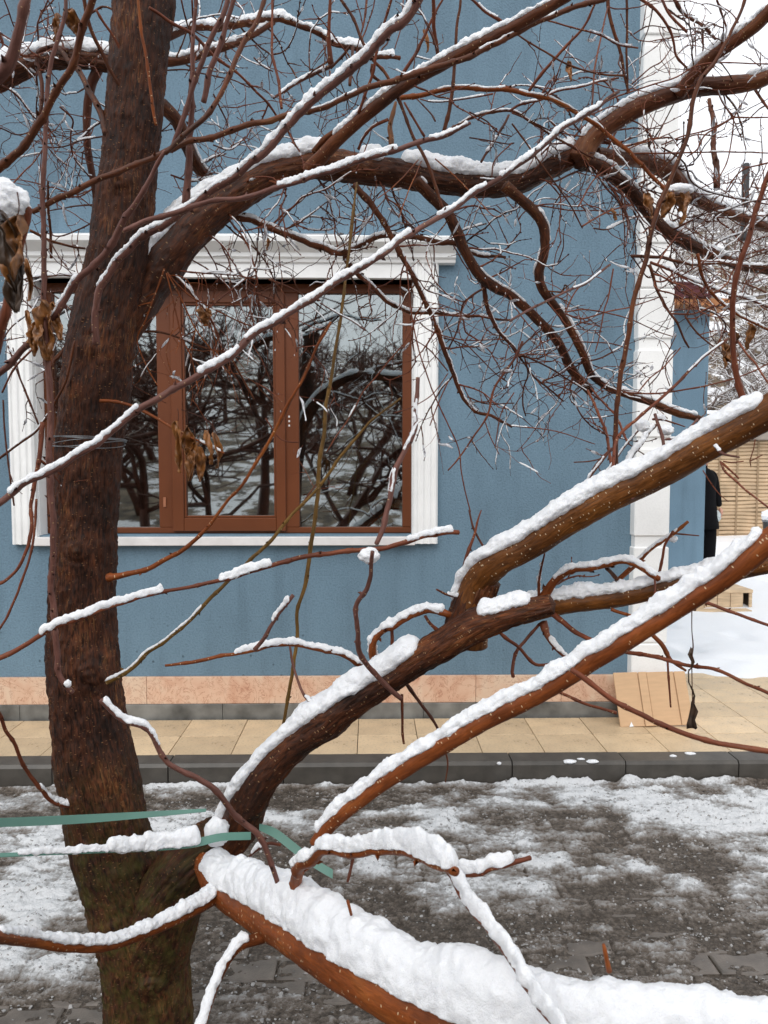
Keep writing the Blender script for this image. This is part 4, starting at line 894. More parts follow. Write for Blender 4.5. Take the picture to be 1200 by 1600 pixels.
DATA = """
# ---- trunk and main limbs, photo pixels
@0,0,1
T X 150 85 2 2 | 232,1660,152 230,1560,146 226,1480,150,2.0 205,1400,146 172,1310,132 152,1210,130 138,1110,116 130,1010,110 130,900,103 134,800,98 140,700,100 148,620,104 158,540,104 170,470,98 185,400,92 197,300,86 208,200,84 217,100,86 225,0,92 230,-60,94
b X 120 60 2 1.9 | 228,1500,140,2.0 250,1440,128,1.97 275,1385,108,1.93 308,1340,92,1.9 345,1310,78,1.9 
b D 70 60 1.9 1.6 s32:.05:.73/18:.86:.97 | 335,1335,84,1.9 372,1290,76,1.9 398,1235,70 440,1178,66 488,1140,66 512,1125,72 545,1100,62 598,1068,56 655,1030,54 700,1002,64 740,978,64 790,962,50 825,952,44 862,944,34
b Y 80 62 1.8 1.5 s26:.10:.99 | 726,1000,84,1.82 736,955,72,1.8 748,908,58,1.78 778,877,54 830,848,55 900,804,56 970,767,57 1040,732,59 1100,696,60 1160,664,62 1215,636,64,1.5
b D 80 60 1.82 1.8 | 720,998,74,1.81 726,985,86,1.81 734,962,82,1.80 744,932,70,1.79 757,903,62,1.78
b Y 44 34 1.85 1.65 s15:.02:.98 | 815,955,50 842,950,42 880,942,40 950,934,39 1000,925,38 1070,908,37 1140,893,35 1215,878,34
b O 62 130 1.9 1.0 s44:.03:.16/82:.13:1 | 322,1345,52,1.86 350,1385,66,1.75 400,1420,74,1.6 455,1452,82,1.45 530,1500,92,1.3 610,1545,104,1.2 700,1590,114,1.12 800,1622,122,1.05 950,1652,130,1.0 1215,1690,140,.95 1420,1720,150,.92
b O 30 46 1.42 1.15 s24:.02:.99 | 492,1318,22,1.42 520,1284,28 560,1250,31 610,1213,34 680,1170,35 750,1129,37 850,1078,38 930,1028,38 1000,986,39 1080,936,39 1140,896,42 1175,866,46 1215,832,38
b O 14 34 1.25 1.72 s13:.02:.99 | -12,1463,22,1.2 50,1470,20 110,1478,20 170,1476,22 230,1455,22 280,1432,24 320,1410,27 350,1388,34
b O 20 16 1.42 1.0 s36:.10:1 | 463,1396,22,1.42 463,1365,20 480,1345,18 512,1332,15 555,1330,14 600,1328,14 650,1332,15 685,1348,15 712,1362,16
t R 14 8 1.2 1.18 s20:.0:.82 | 712,1363 745,1364 780,1356 806,1346 829,1340,7
b R 15 12 1.2 .85 s32:.0:1 | 690,1350 706,1362 722,1392 745,1425 775,1462 800,1500 828,1550 862,1600 890,1640
b O 22 16 1.5 1.35 s12:.25:1 | 432,1455,30 405,1466,22 380,1474,18 362,1490,15 347,1515,14 334,1545,14 322,1580,15 310,1620,16
b D 60 32 2.02 2.3 s26:.06:.97:.92 c26:120:down | 178,560,40 200,500,68 232,440,80 268,392,82 310,345,76 360,308,66 410,278,56 455,262,50 500,256,54 560,264,50 630,272,50 700,284,44 760,290,44 810,284,42 855,262,42 900,240,40 925,225,36
b B 36 24 2.25 2.2 s9:.02:.98:.8 c12:110:any | 905,250,40 925,215,38 960,187,36 1000,165,34 1050,147,32 1095,136,30 1140,133,30 1175,128,28 1215,112,26
b B 22 18 2.2 2.0 s12:.1:.98 c8:100:any | 1060,148,20 1085,116,20 1115,87,20 1150,62,20 1178,42,20 1208,12,20
b D 26 22 2.25 2.5 s9:.02:.98:.9 c16:110:any | 905,250,34 940,262,28 965,280,25 990,303,24 1013,330,24 1035,356,22 1068,376,20 1105,394,18 1150,412,16 1210,424,14
b B 24 14 2.3 2.7 s13:.1:.99 c14:110:any | 930,240,22 965,246,24 1009,252,26 1047,271,28 1075,303,20 1100,318,18 1130,330,16 1165,342,15 1210,360,13
# left horizontal limb and its continuation
b D 36 30 2.25 2.3 s22:.0:.98 c10:100:any | -15,128,44 40,104,38 85,92,34 135,92,32 180,98,32 215,100,28
b B 16 9 2.3 2.4 s10:.05:.98 c12:90:any | 235,98,16 283,94,14 317,84,12 350,74,11 372,66,10 400,52,9 428,34,8
b B 15 8 2.3 2.5 s10:.02:.98 c16:90:any | 240,66,15 283,52,13 317,46,12 360,38,12 403,31,11 430,29,10 453,33,9 500,54,9 533,70,8 575,83,8 625,91,6
# limb going up right above the arch
b B 22 16 2.1 1.75 s10:.15:.98:.9 c7:90:any | 478,268,24 500,248,24 533,213,20 583,170,20 633,133,19 683,105,19 733,77,18 800,43,18 845,18,17 890,-8,16
b B 10 10 2.1 2.05 | 490,238 513,215 535,200
# hanging limbs under the arch
b D 18 12 2.15 2.35 s3:.0:.9:.4 c20:95:any | 650,282,20 673,306,18 697,330,17 712,358,17 727,393,16 750,430,16 775,449,17 800,463,15 843,503,14 872,535,14 893,577,14 923,612,14
b D 16 10 2.15 2.4 s7:.1:.95:.85 c18:85:any | 788,290,18 806,305,16 832,328,16 848,352,15 851,390,14 842,428,14 850,456,14 877,490,12 897,525,12 912,555,12 924,585,11 950,606,10 973,614,11 1015,628,12 1058,645,12 1085,652,11 1110,664,12
b B 10 7 2.1 2.3 s4:.2:.95:.6 c22:90:any | 553,288,11 580,323,10 600,353,9 627,400,9 653,450,8 673,493,8 693,543,8 707,587,7 733,632,6 767,653,5 800,667,4
b B 10 8 2.15 2.3 s5:.05:.95:.7 c26:100:any | 340,325,13 365,338,12 400,346,11 450,367,11 500,383,12 535,392,11 560,380,10 600,370,9 650,371,8 700,381,8 750,397,6 790,402,4
b B 8 6 2.25 2.35 s4:.1:.9:.7 c12:80:any | 537,388,10 545,415,9 572,440,8 610,472,8 640,484,7 690,490,6 750,495,4 800,500,3
b D 14 9 2.2 2.4 s5:.3:.95:.6 c10:80:any | 252,163,26 277,190,24 290,222,20 310,262,18 335,285,14
b K 12 8 2.3 2.4 c10:80:any | 153,108,16 142,135,14 136,180,12 137,233,11 147,290,10 151,325,8
b D 9 8 2.05 1.95 | 92,76,5 107,93,7 123,105,8 140,138,9 160,175,10 166,210,12
t K 8 5 2.1 2.1 c8:70:any | 107,80 83,72 62,78 58,97 67,133 66,167 60,190 57,207
# ---- long front shoots, photo pixels
t M 10 6 1.78 1.65 | 113,1083,10 95,1060,9 86,1000,10 80,933,10 82,883,10 80,800,10 79,700,10 76,600,10 70,520,9 68,400,8 64,300,8 72,200,7 80,117,7 100,17,6 103,-20,6
t M 8 8 1.55 1.8 s8:.5:.75/7:.75:.9:.6 | 258,236,6 215,315,8 191,351,10 166,396,11 127,436,10 85,492,10 40,545,10 -8,588,11
t B 8 6 1.55 1.6 s4:.1:.9:.3 | 258,240,7 283,214,8 320,183,8 350,133,8 377,77,8 400,33,7 416,-8,6
t M 9 14 1.85 1.6 s8:.12:.6:1/12:.58:1:1 | 150,538,12 150,490,11 162,445,11 190,405,11 230,368,12 280,330,11 330,300,12 370,270,12 410,232,13 440,204,12 470,178,12 517,137,13 553,100,13 590,66,13 630,33,14 658,-8,15
t M 7 5 1.7 1.65 s9:.45:.8/7:.88:1 | 186,363,7 233,345,8 283,331,9 333,315,8 380,307,8 430,296,8 500,272,8 547,257,8 600,243,8 653,222,8 690,213,7 715,203,6 735,192,5
t M 12 6 1.35 1.75 s8:.02:.34:.98/9:.35:.62:.98/7:.66:.75/9:.77:.97:.98 | -10,792,11 33,762,11 87,733,11 150,690,11 193,660,11 233,633,11 283,600,11 360,557,11 400,524,11 467,480,10 533,437,10 597,400,10 633,373,9 683,340,9 733,310,9 800,263,8 850,230,8 900,187,7 967,143,5
t B 9 6 1.7 1.85 s3:.45:.6/3:.75:.9 | 50,331,8 100,310,9 150,283,9 200,263,9 253,240,9 300,223,9 350,210,9 400,193,9 450,177,9 517,163,9 583,133,9 650,117,10 733,90,9 800,57,9 850,30,8 900,10,8 960,-8,7
t B 12 11 1.65 1.5 s5:.12:.16 | -8,268,13 40,227,12 63,197,12 87,150,11 113,97,11 133,43,11 147,-8,11
t M 18 13 1.3 1.25 s8:.0:.25 | -10,128,19 8,108,18 22,85,18 33,43,15 42,-10,14
t M 12 6 1.8 1.7 | 290,318,13 293,270,11 296,225,10 300,187,9 301,100,7 307,-8,5
t M 8 7 1.75 1.7 | 267,238,7 283,200,8 298,150,8 318,83,8 350,17,8 358,-8,8
t M 8 6 1.7 1.65 | 318,160,9 327,115,9 345,70,8 362,10,7 366,-8,7
b R 10 16 1.15 1.1 | -8,552,17 13,468,14 25,400,13 38,355,13 45,325,12
t B 8 8 1.95 1.85 | 197,146,9 183,128,6 167,100,6 150,60,6 138,25,6 130,-8,6
t O 6 4 1.9 1.85 | 244,196,5 241,178,5 236,140,5 229,83,5 220,50,5 215,-8,4
t R 5 4 1.9 2.1 c4:60:any | 233,12,5 267,32,5 300,53,5 333,87,5 367,112,4 400,143,4
t R 7 6 1.95 1.9 | 195,92,4 180,63,4 163,38,4 150,15,4
# K and L uprights on the right
t B 12 6 1.72 1.6 | 966,772,13 964,757,12 960,667,8 967,600,8 980,533,8 993,467,8 1012,402,8 1018,370,8 1030,317,8 1053,267,7 1073,207,7 1093,133,7 1120,93,6 1150,40,5 1166,-8,5
t R 14 8 1.6 1.5 | 1172,652,18 1165,632,13 1152,600,10 1149,550,9 1147,467,9 1158,400,9 1167,373,9 1183,320,8 1200,277,8 1216,240,8
b B 9 5 2.4 2.5 | 1120,292,11 1118,250,9 1115,200,7 1108,155,6
t M 10 8 1.5 1.45 s7:.12:.45/14:.3:.34/6:.55:.7 | 653,590,7 652,640,7 649,670,8 630,700,8 613,743,10 607,790,9 600,822,9 588,850,8
t M 8 10 1.5 1.7 s4:.2:.6:.4 | 582,862,7 577,900,7 573,922,8 557,948,8 557,987,8 564,1020,9 585,1052,9 606,1073,9 627,1092,8
t R 6 8 1.5 1.65 s12:.10:.36:1/15:.47:.59:1/9:.88:.99:1 | -10,1032,9 33,1012,8 73,988,8 140,962,7 200,938,6 240,928,6 293,917,6 350,903,7 400,890,7 443,880,8 510,863,8 560,859,8 600,857,8 633,847,8 667,834,7 717,832,8
t O 4 10 1.75 1.85 s9:.32:.98 | 258,1040,4 300,1033,6 333,1027,6 367,1023,6 400,1013,8 430,1008,8 467,1010,8 517,1020,9 550,1032,10 572,1042,12
t M 5 7 1.7 1.72 s11:.05:.5:.8 | 458,930,7 445,950,6 433,967,6 415,992,7 398,1015,7
t M 6 12 1.35 1.45 s9:.0:.3 | 158,1093,10 187,1120,9 233,1140,9 257,1183,9 277,1200,9 333,1230,10 365,1270,10 400,1300,10 420,1340,9 437,1392,8
t R 6 10 1.7 1.95 s9:.62:.98 | -8,1100,6 13,1150,6 40,1200,6 57,1227,7 83,1252,9 115,1258,10 144,1252,13
t O 4 12 1.75 1.9 | 517,503,4 480,577,4 450,633,5 400,720,5 347,797,5 300,850,7 250,880,8 200,898,9 168,903,14
t G 4 9 1.85 1.95 s4:.55:.98 | 626,622,3 573,667,4 533,713,5 490,770,5 460,800,5 433,832,6 397,867,6 357,907,6 287,977,7 233,1020,8 200,1046,9 146,1074,12
t G 5 5 2.05 2.0 | 437,1160,5 450,1083,6 463,1000,6 467,950,6 480,900,7 490,833,7 493,800,7 503,700,7 513,617,6 523,550,5 533,477,5 545,400,4 552,330,4 558,285,3
b O 14 12 1.72 1.82 s12:.05:.98 | 703,962,12 690,957,12 668,958,12 640,963,12 617,977,12 597,990,11 583,1008,12 585,1028,14 600,1045,12
t R 6 5 1.78 1.8 | 612,984 613,1010 615,1035
t R 5 6 1.75 1.75 | 664,962 672,975 690,990,6
t R 4 9 1.75 1.8 s6:.3:.9 | 682,921,3 700,929,4 725,932,5 738,938,8
t R 4 7 1.8 1.8 | 752,797,2 742,830,4 728,870,6 722,905,7
t K 3 4 1.82 1.8 | 733,797 742,830 760,862
t M 4 6 1.75 1.8 s8:.0:.5:.9 | 523,1145,6 500,1110,6 478,1090,5 460,1040,4 453,1010,4
t R 5 4 1.8 1.8 | 628,1085 628,1135 631,1162
t K 5 3 1.8 1.8 | 626,1058,7 642,1078,6 673,1120,5 690,1155,4 700,1190,3 696,1222,2
b O 16 10 1.8 1.7 s9:.2:.98:.9 c3:50:any | 845,940,16 868,908,14 895,892,13 920,888,12 950,884,12 975,881,10 1000,888,9 1030,905,10
t O 8 5 1.8 1.7 s5:.3:.9:.6 | 950,920,6 985,888,9 1010,864,7 1040,842,6 1075,815,5
t R 5 4 1.75 1.7 | 1028,905 1036,870 1040,850 1052,830
t R 3 2 1.75 1.7 | 1055,834 1092,837
t R 5 3 1.8 1.75 s8:.1:.8:.8 | 842,932 843,900 851,865
t D 6 5 1.75 1.8 s5:.4:.99:.7 | 948,888,7 967,908,6 980,914,5
t R 10 5 1.85 1.8 s9:.35:.98 | 848,972,16 855,995,10 868,1012,8 882,1025,7 890,1030,5
t R 5 6 1.85 1.8 | 843,975 820,1000 805,1020 800,1050 802,1058
t R 6 5 1.8 1.8 | 770,978 790,995 812,1010 833,1035 850,1040 882,1033
t R 8 6 1.8 1.35 | 862,958,10 878,972,9 905,992,8 940,1005,7 983,1017,7 1033,1030,7 1083,1040,6 1133,1053,6 1167,1067,6 1208,1087,6
t R 9 8 1.2 1.1 | 892,1046,9 915,1063,9 950,1090,9 1000,1117,9 1033,1133,9 1083,1150,9 1133,1163,9 1212,1176,10
t R 5 5 1.5 1.5 | 870,1080 912,1097 963,1114
t R 6 5 1.5 1.4 | 1085,935 1133,953 1210,980
t O 7 5 1.75 1.7 | 955,952,6 990,965,5 1015,990,7 1035,1010,8 1047,1030,6 1072,1048,4
t R 4 3 1.7 1.7 | 1043,1030 1045,1065 1048,1105
t R 5 4 1.6 1.6 | 1020,985 1045,972 1058,955
t R 4 4 1.6 1.6 | 1062,948 1087,953
t R 6 4 1.3 1.28 | 553,1331 549,1350 543,1378
t O 9 6 1.25 1.25 | 549,1430,5 543,1407,5
t O 9 3 1.0 1.0 | 952,1518,10 943,1475,5
t R 6 8 1.5 1.45 s9:.1:.8 | 390,1338,4 415,1318,6 438,1320,5
t K 8 5 1.95 1.95 s6:.1:.6 | 288,1375,8 305,1374,7 320,1372,6
# lower left hanging twigs
t R 6 6 1.9 1.85 c3:50:any | 67,660,8 58,733,7 50,790,6 48,830,6 33,880,5 12,905,5 -8,915,5
t R 4 4 1.95 1.9 | 57,780 52,840 37,900 15,955 -6,990
t K 3 3 1.9 1.9 c2:40:any | 5,625 8,680 15,730 22,790
t B 4 4 1.95 1.9 s3:.1:.5 | -6,720 33,690 63,667 100,600 117,533
t K 3 3 2.1 2.1 c2:40:any | 12,540 33,597 60,663
# ---- tile B : offset 400,0 scale 1/3
@400,0
t R 10 14 1.9 1.9 | 75,-20 75,200 95,350 120,510
t R 14 24 2.0 2.05 c2:60:any | 348,-20,14 342,150,18 352,300,28
t K 12 20 2.05 2.1 s20:.1:.9:.6 c6:70:any | 80,460 180,400 270,350 360,305
t B 14 16 1.95 2.0 | 385,-20 450,80 500,190 560,290 620,370 680,500 740,640 800,760 850,900 875,980
t R 12 14 1.9 2.0 | 640,-20 600,130 560,250 540,370 480,530
t R 12 8 2.0 2.0 | 520,-20 510,80 495,150
t B 16 12 2.05 2.1 s8:.2:.9:.5 c5:70:any | 440,400 450,220 400,270 350,320
t R 18 18 1.9 2.0 | 830,-20 840,120 855,280
t R 10 18 2.0 2.05 | 880,-10 830,80 770,200 740,260 685,350
t B 12 20 2.0 2.05 | 960,-20 940,200 920,400 900,540 880,620
t R 10 16 1.95 2.0 s12:.3:.9 | 990,-20 1080,50 1150,100
t O 24 18 2.05 2.1 s9:.1:.5:.7/7:.5:.95:.6 c10:70:any | 660,462 780,440 930,410 1100,425 1200,425 1290,440 1400,480 1500,530 1600,600 1700,680 1790,750 1850,820 1920,890
t R 6 9 2.1 2.1 s8:.1:.9:.5 | 770,465 830,480 900,478 1000,460 1110,440
t B 16 9 2.1 2.2 s9:.1:.8:.6 c8:70:any | 880,620 920,600 1000,550 1100,525 1200,525 1300,575 1400,640 1480,690 1580,740
t K 12 12 2.15 2.2 s14:.2:.9:.7 | 1055,760 1100,680 1160,590 1185,540
b Y 26 18 2.1 2.15 | 635,690,28 630,600,24 640,540,22 655,480,14
t R 10 12 2.1 2.1 | 695,480 740,560 790,640 
t K 7 9 2.1 2.0 | 755,465 810,520 840,568
t O 6 5 2.1 1.95 | 775,755 720,880 670,1020
t O 6 5 2.1 1.95 | 760,750 660,860 570,930 
t O 7 5 2.1 2.0 | 840,745 960,850 1050,950 1110,1010 1150,1015
t G 7 5 1.95 1.9 | 470,880 455,980 440,1100 430,1210
t K 8 5 2.1 2.1 c12:60:down | 600,870 610,930 640,980 670,1020
t R 12 9 2.0 2.1 c4:60:any | 0,430 60,490 110,560 140,600 170,660 205,710
t R 16 12 2.0 2.05 s6:.1:.9:.5 | 620,560 540,600 500,650 480,700
t B 14 14 2.05 2.1 | 545,300 545,350 600,400 660,450
t K 8 6 2.1 2.1 s10:.1:.9:.7 c3:50:any | -10,270 30,310 80,335
t K 6 4 2.1 2.1 c3:40:any | 370,330 400,400 430,480 440,560
t R 6 5 2.1 2.1 | 690,0 680,120 650,230
t K 7 6 2.1 2.1 c5:50:any | 1000,645 1070,655 1180,675 1210,670
t K 8 6 2.1 2.15 c5:50:any | 1000,525 1080,570 1130,620 1200,640
t K 8 6 2.2 2.2 s12:.3:.9 c3:50:any | 930,1110 980,1075 1080,1048
t R 8 6 2.05 2.1 | 1105,830 1120,750 1200,670
# ---- tile A : offset 0,0
@0,0
t K 9 6 2.2 2.3 s12:.1:.9:.7 c8:80:any | 480,570 430,600 380,650 330,680
t K 8 6 2.2 2.3 s10:.1:.9:.5 c8:80:any | 480,640 380,660 300,690 180,690
t K 9 7 2.2 2.3 s14:.1:.9:.6 c10:80:any | 10,400 80,450 150,540 200,580 260,640
t R 9 7 2.1 2.2 s12:.1:.9:.5 c8:80:any | 280,500 340,560 330,640 350,740 420,830
t K 9 6 2.2 2.3 c8:80:any | 440,960 340,970 220,990
t K 8 6 2.2 2.3 c6:80:any | 440,1040 380,1070 280,1105 210,1090
t B 14 10 2.0 2.1 c3:60:any | 140,1080 240,1130 330,1155 400,1165
t R 7 6 2.0 2.1 c4:60:any | 225,0 200,60 175,120 180,190
t R 7 6 2.0 2.1 c3:60:any | 15,-10 40,50 70,130 100,160
t R 7 6 2.1 2.1 c5:60:any | -5,150 60,190 110,200
t K 7 5 2.1 2.3 c6:70:any | 0,600 90,630 170,600 200,570
t K 9 7 2.3 2.4 s14:.1:.95:.8 c8:70:any | 880,700 930,770 1000,740 1060,720
t K 9 7 2.3 2.4 s14:.1:.95:.8 c8:70:any | 800,820 900,850 1000,830 1060,850
t K 8 6 2.3 2.4 c6:70:any | 770,330 880,330 960,350 1080,375 1170,410
t K 8 6 2.2 2.3 s9:.2:.9:.5 c8:80:any | 1000,440 1060,560 1090,620 1190,560
t K 8 6 2.2 2.3 s9:.2:.9:.5 c6:80:any | 1000,680 1080,700 1150,640
t R 9 6 2.0 2.2 | 900,0 905,200 890,400 880,540
t R 8 6 2.0 2.1 | 850,0 870,90 890,180 905,250
t B 12 9 2.0 2.0 s8:.2:.8:.5 | 430,60 480,30 520,40 550,60
t B 14 10 2.1 2.0 | 240,1210 230,1000 225,850
t R 8 6 2.1 2.2 | 50,870 120,800 160,760 200,700
t R 6 4 2.1 2.2 c4:60:any | 225,0 250,60 280,140 310,200
t R 6 8 2.0 2.0 c3:50:any | 700,0 690,60 700,110
t R 6 8 2.0 2.0 | 640,0 680,80 690,110
# ---- tile C : offset 800,0
@800,0
t B 18 12 2.1 2.15 c4:80:any | 448,-20 460,100 500,220 525,330 545,430
t B 12 10 2.1 2.15 | 537,-20 540,200 542,440
t R 10 16 1.95 2.05 | 405,-15 340,110 260,210 190,290 120,370 80,425
t R 8 9 1.9 2.0 s14:.45:.95 ice c2:60:any | 160,95 300,130 420,165 500,210 590,225
t B 9 10 2.0 2.0 c6:60:any | 30,165 150,240 260,300 400,345 530,355
t R 14 10 2.1 2.2 c6:80:any | 595,-10 680,60 740,150 770,260 830,330
t R 12 12 2.0 2.0 c4:80:any | 700,-10 740,70 820,150
t B 16 12 2.1 2.2 s18:.2:.9 c6:80:any | 750,-20 800,60 900,120 960,190
t R 10 14 2.2 2.25 c3:70:any | 1210,520 1170,470 1140,420
t R 8 6 1.95 1.9 c6:80:any | 320,560 500,450 750,370 900,300 1210,300
t R 8 6 2.2 2.2 s7:.1:.9:.6 c4:70:any | 560,720 800,715 1000,712 1210,718
t R 9 7 2.2 2.2 | 1040,548 960,600 900,640 870,700 820,735
t R 8 6 2.2 2.2 | 1040,550 1120,552 1210,550
t R 8 6 2.2 2.2 c2:70:any | 1040,550 920,610 800,640 700,680
t R 7 5 2.2 2.2 | 1040,550 1030,640 1010,750 960,840 890,880
t R 7 5 2.2 2.2 c2:70:any | 1040,550 1080,480 1110,420
t R 8 6 2.2 2.2 s9:.2:.8 | 1040,550 980,470 940,350
t K 7 5 2.3 2.3 c5:70:any | 640,690 720,560 780,450
t K 6 5 2.3 2.3 c2:60:any | 640,690 635,600 630,510
t R 7 5 2.2 2.2 c3:60:any | 560,395 650,320 700,290 750,220
t K 9 7 2.3 2.4 s9:.2:.9:.6 c6:70:any | 700,690 800,760 850,860 1000,920 1210,960
t K 8 6 2.3 2.4 s9:.2:.9:.6 c9:80:any | 1210,930 1100,950 1000,990 900,1010
t K 8 6 2.4 2.5 s9:.1:.9:.6 c9:80:any | 1210,1000 1100,1080 1000,1120 900,1180
t K 8 6 2.4 2.5 c9:80:any | 850,1010 850,1100 880,1180 900,1230
t R 8 6 2.3 2.4 c6:70:any | 1210,760 1080,800 1020,870 980,950
t R 8 6 2.1 2.2 c6:70:any | 0,530 80,560 150,600 200,620 330,640
t B 9 7 2.0 2.1 s7:.2:.9:.5 | 0,580 90,710 180,830 260,940 330,1070
t K 8 6 2.2 2.3 s14:.1:.9:.8 c9:70:any | 380,1070 450,1075 520,1040 600,1010
t R 7 5 2.2 2.3 c6:70:any | 100,960 250,985 400,990 500,1010
t K 10 8 2.2 2.3 c8:70:any | 130,840 200,850 330,800 440,820
t R 8 6 2.0 2.1 c3:60:any | 310,970 380,850 440,800 490,770
t R 9 7 2.0 2.1 | 330,1060 430,1000 560,960
t R 12 9 2.1 2.15 s10:.1:.9:.7 c5:70:any | -10,520 40,490 130,470 200,430 330,400 500,365
t R 9 7 2.0 2.1 | 370,520 380,440 390,300 430,120 450,30
t K 7 5 2.2 2.2 c6:70:any | 570,160 640,120 720,130
t R 10 8 2.2 2.3 c5:70:any | 960,0 1000,100 1010,170
# ---- tile F : offset 800,400
@800,400
t R 14 10 2.1 2.3 s18:.1:.95:.85 c9:80:any | 650,30 720,60 850,120 1030,180 1210,245
t B 16 9 1.95 2.0 c7:70:any | 645,40 670,120 690,180 730,250 770,310 800,380 830,430
t O 16 12 2.1 2.2 s12:.4:.95 c5:70:any | 870,-10 890,80 950,190 1060,270 1210,350
t B 16 12 2.2 2.3 s14:.1:.95:.85 c9:80:any | 560,0 700,5 800,30 1000,35 1210,55
t M 12 12 1.7 1.9 s7:.6:.9:.8 | -10,305 150,215 320,135 400,85 460,40
t R 8 6 2.1 2.2 c6:70:any | 250,262 300,165 340,130 400,90
t R 8 5 2.0 2.1 c5:60:any | 250,270 330,295 450,262 560,240 700,190
t R 7 5 2.0 2.1 | 250,262 350,250 500,280 620,325 700,360 760,380
t R 8 5 2.1 2.1 | 475,60 450,200 430,260 410,380 390,450
t R 7 5 2.1 2.2 c3:50:any | 290,400 450,410 560,440
t K 11 8 2.2 2.3 c16:80:any | -5,420 50,500 100,560 170,620 240,680
t K 9 7 2.2 2.3 s6:.3:.9:.4 c12:80:any | 40,460 150,510 250,570 330,620 450,700
t K 9 7 2.2 2.3 c10:70:down | 60,480 75,560 55,620 50,700 65,750
t K 8 6 2.2 2.3 c8:70:any | 20,465 130,480 230,420
t K 9 7 2.1 2.2 c8:70:any | 0,500 50,420 90,380 140,345
t R 12 16 2.1 1.8 c3:60:any | 355,630 400,730 440,820 455,900 465,970
t R 10 12 2.1 1.8 | 370,620 440,700 490,750 520,820 545,880
b D 34 14 1.72 1.85 s24:.3:.95 | 515,1075 540,1000 570,910 620,850 680,790
t R 16 14 1.65 1.75 s5:.7:.98 | 470,1000 500,850 600,750 730,640 870,500 940,440 1010,390
t M 16 16 1.6 1.65 | 560,1140 620,1080 665,1010 705,920 700,830 670,740
t M 12 12 1.65 1.7 s10:.1:.6 | 720,860 790,850 830,810 870,765
t R 12 6 1.75 1.8 s26:.1:.4 | 660,765 730,770 810,800
t K 6 7 1.8 1.8 | 290,967 360,962 430,940 480,900
t M 10 12 1.8 1.75 s22:.1:.8 | 340,1090 375,1020 430,950 470,900
t M 12 8 1.75 1.75 s10:.1:.9 | 400,1060 450,1000 520,900 600,810
t R 9 6 1.75 1.7 | 520,640 640,645 740,638 900,610 1050,570 1130,540 1210,500
t R 7 6 1.9 2.0 c4:50:any | 590,640 650,570 710,520 790,430
t K 6 5 2.0 2.0 c3:50:any | 640,610 690,550 720,480 770,370
t K 6 5 2.0 2.0 c3:50:any | 770,440 730,480 720,540 740,610
t R 9 7 2.0 2.0 c4:60:any | 740,270 830,275 880,260 950,230
t B 10 8 2.0 2.0 c4:60:any | 810,280 860,350 900,390 950,430
t R 12 9 1.9 1.7 c2:60:any | 1050,390 1120,480 1160,540 1210,610
t K 9 7 2.2 2.3 s9:.1:.9:.6 c12:80:any | 850,240 950,270 1000,330 960,420
t K 9 7 2.2 2.3 s9:.1:.9:.6 c12:80:any | 1210,180 1100,130 1000,120 900,60
t K 8 6 2.2 2.3 c5:60:any | 560,0 640,100 700,40
t R 6 4 2.0 2.0 s6:.0:.2 | -5,797 200,820 390,882
t R 12 9 1.45 1.3 | 978,965 1000,1010 1060,1065 1110,1110 1210,1185
t M 16 9 1.5 1.42 s22:-.0:.35 | 950,890 985,925 1020,938 1065,943
t R 7 5 1.5 1.5 | 990,962 1030,968 1085,962
t R 12 8 1.48 1.42 | 985,970 1030,1010 1062,1042
t R 6 4 1.5 1.5 | 895,1005 935,1070 975,1120 1015,1152
t R 6 5 1.5 1.5 | 1140,860 1130,910 1115,960 1120,990
t R 6 5 1.5 1.5 | 1120,960 1175,932
# ---- tile E : offset 400,400
@400,400
t R 7 6 2.1 2.2 s7:.2:.9:.6 c5:60:any | 690,70 760,110 800,160 900,195 970,215
t R 7 5 2.1 2.2 c6:60:any | 720,310 850,280 950,280 1030,280 1100,290
t R 6 5 2.1 2.2 c6:60:any | 750,290 800,340 900,380 1000,395 1160,390
t R 7 6 2.0 2.0 | 700,0 725,240 750,380 780,500 850,680 900,790 950,900 960,1000 985,1120 1005,1200
t K 11 8 2.2 2.3 s16:.1:.7:.8 c8:70:any | 1070,150 1010,190 970,230 940,350 900,440
b K 22 10 2.25 2.35 s10:.1:.9:.4 c10:80:any | 1050,90,22 1070,150,24 1090,250,20 1130,340,18 1180,400,16 1240,470,12
t R 13 7 2.0 2.0 c8:70:any | 1250,400 1200,500 1120,620 1080,750 1020,850 960,940 900,1005
t R 7 6 2.0 2.0 s12:.3:.5/10:.65:.75 | 750,300 700,400 650,460 560,570 500,640 470,700 430,770 380,840 330,920
t R 5 5 1.9 2.0 s12:.1:.9:.5 | 650,735 730,710 800,670 850,620 900,550
t R 6 4 2.0 2.0 c3:50:any | 1075,780 1100,850 1140,930
t R 6 4 2.0 2.0 c2:50:any | 1210,640 1150,740 1120,900
t R 6 5 2.0 2.0 c3:50:any | 900,590 850,700 815,795
t K 7 5 2.1 2.2 c6:60:any | 900,540 850,480 800,430 720,380
t K 7 5 2.1 2.1 c5:60:any | 990,660 1080,690 1210,690
t K 6 5 2.1 2.1 c3:60:any | 980,405 1060,490 1130,560 1210,610
t R 6 4 2.05 2.0 c4:60:down | 0,595 60,630 130,690
t M 6 8 2.0 2.0 s6:.2:.9:.7 | 300,220 370,260 450,305 515,350
t R 7 6 2.0 2.0 | 45,760 100,840 150,870 205,872
t B 11 7 2.0 2.05 c4:60:any | 200,1190 240,1130 290,1060
t B 9 14 2.0 2.05 c5:60:any | 350,310 300,380 240,530 150,700 80,830 0,960
t K 9 6 2.1 2.2 c8:60:down | 60,110 150,145 230,190 330,260 
t R 8 6 2.0 2.1 c8:70:any | -5,170 60,200 120,240 160,300
# ---- tile D : offset 0,400
@0,400
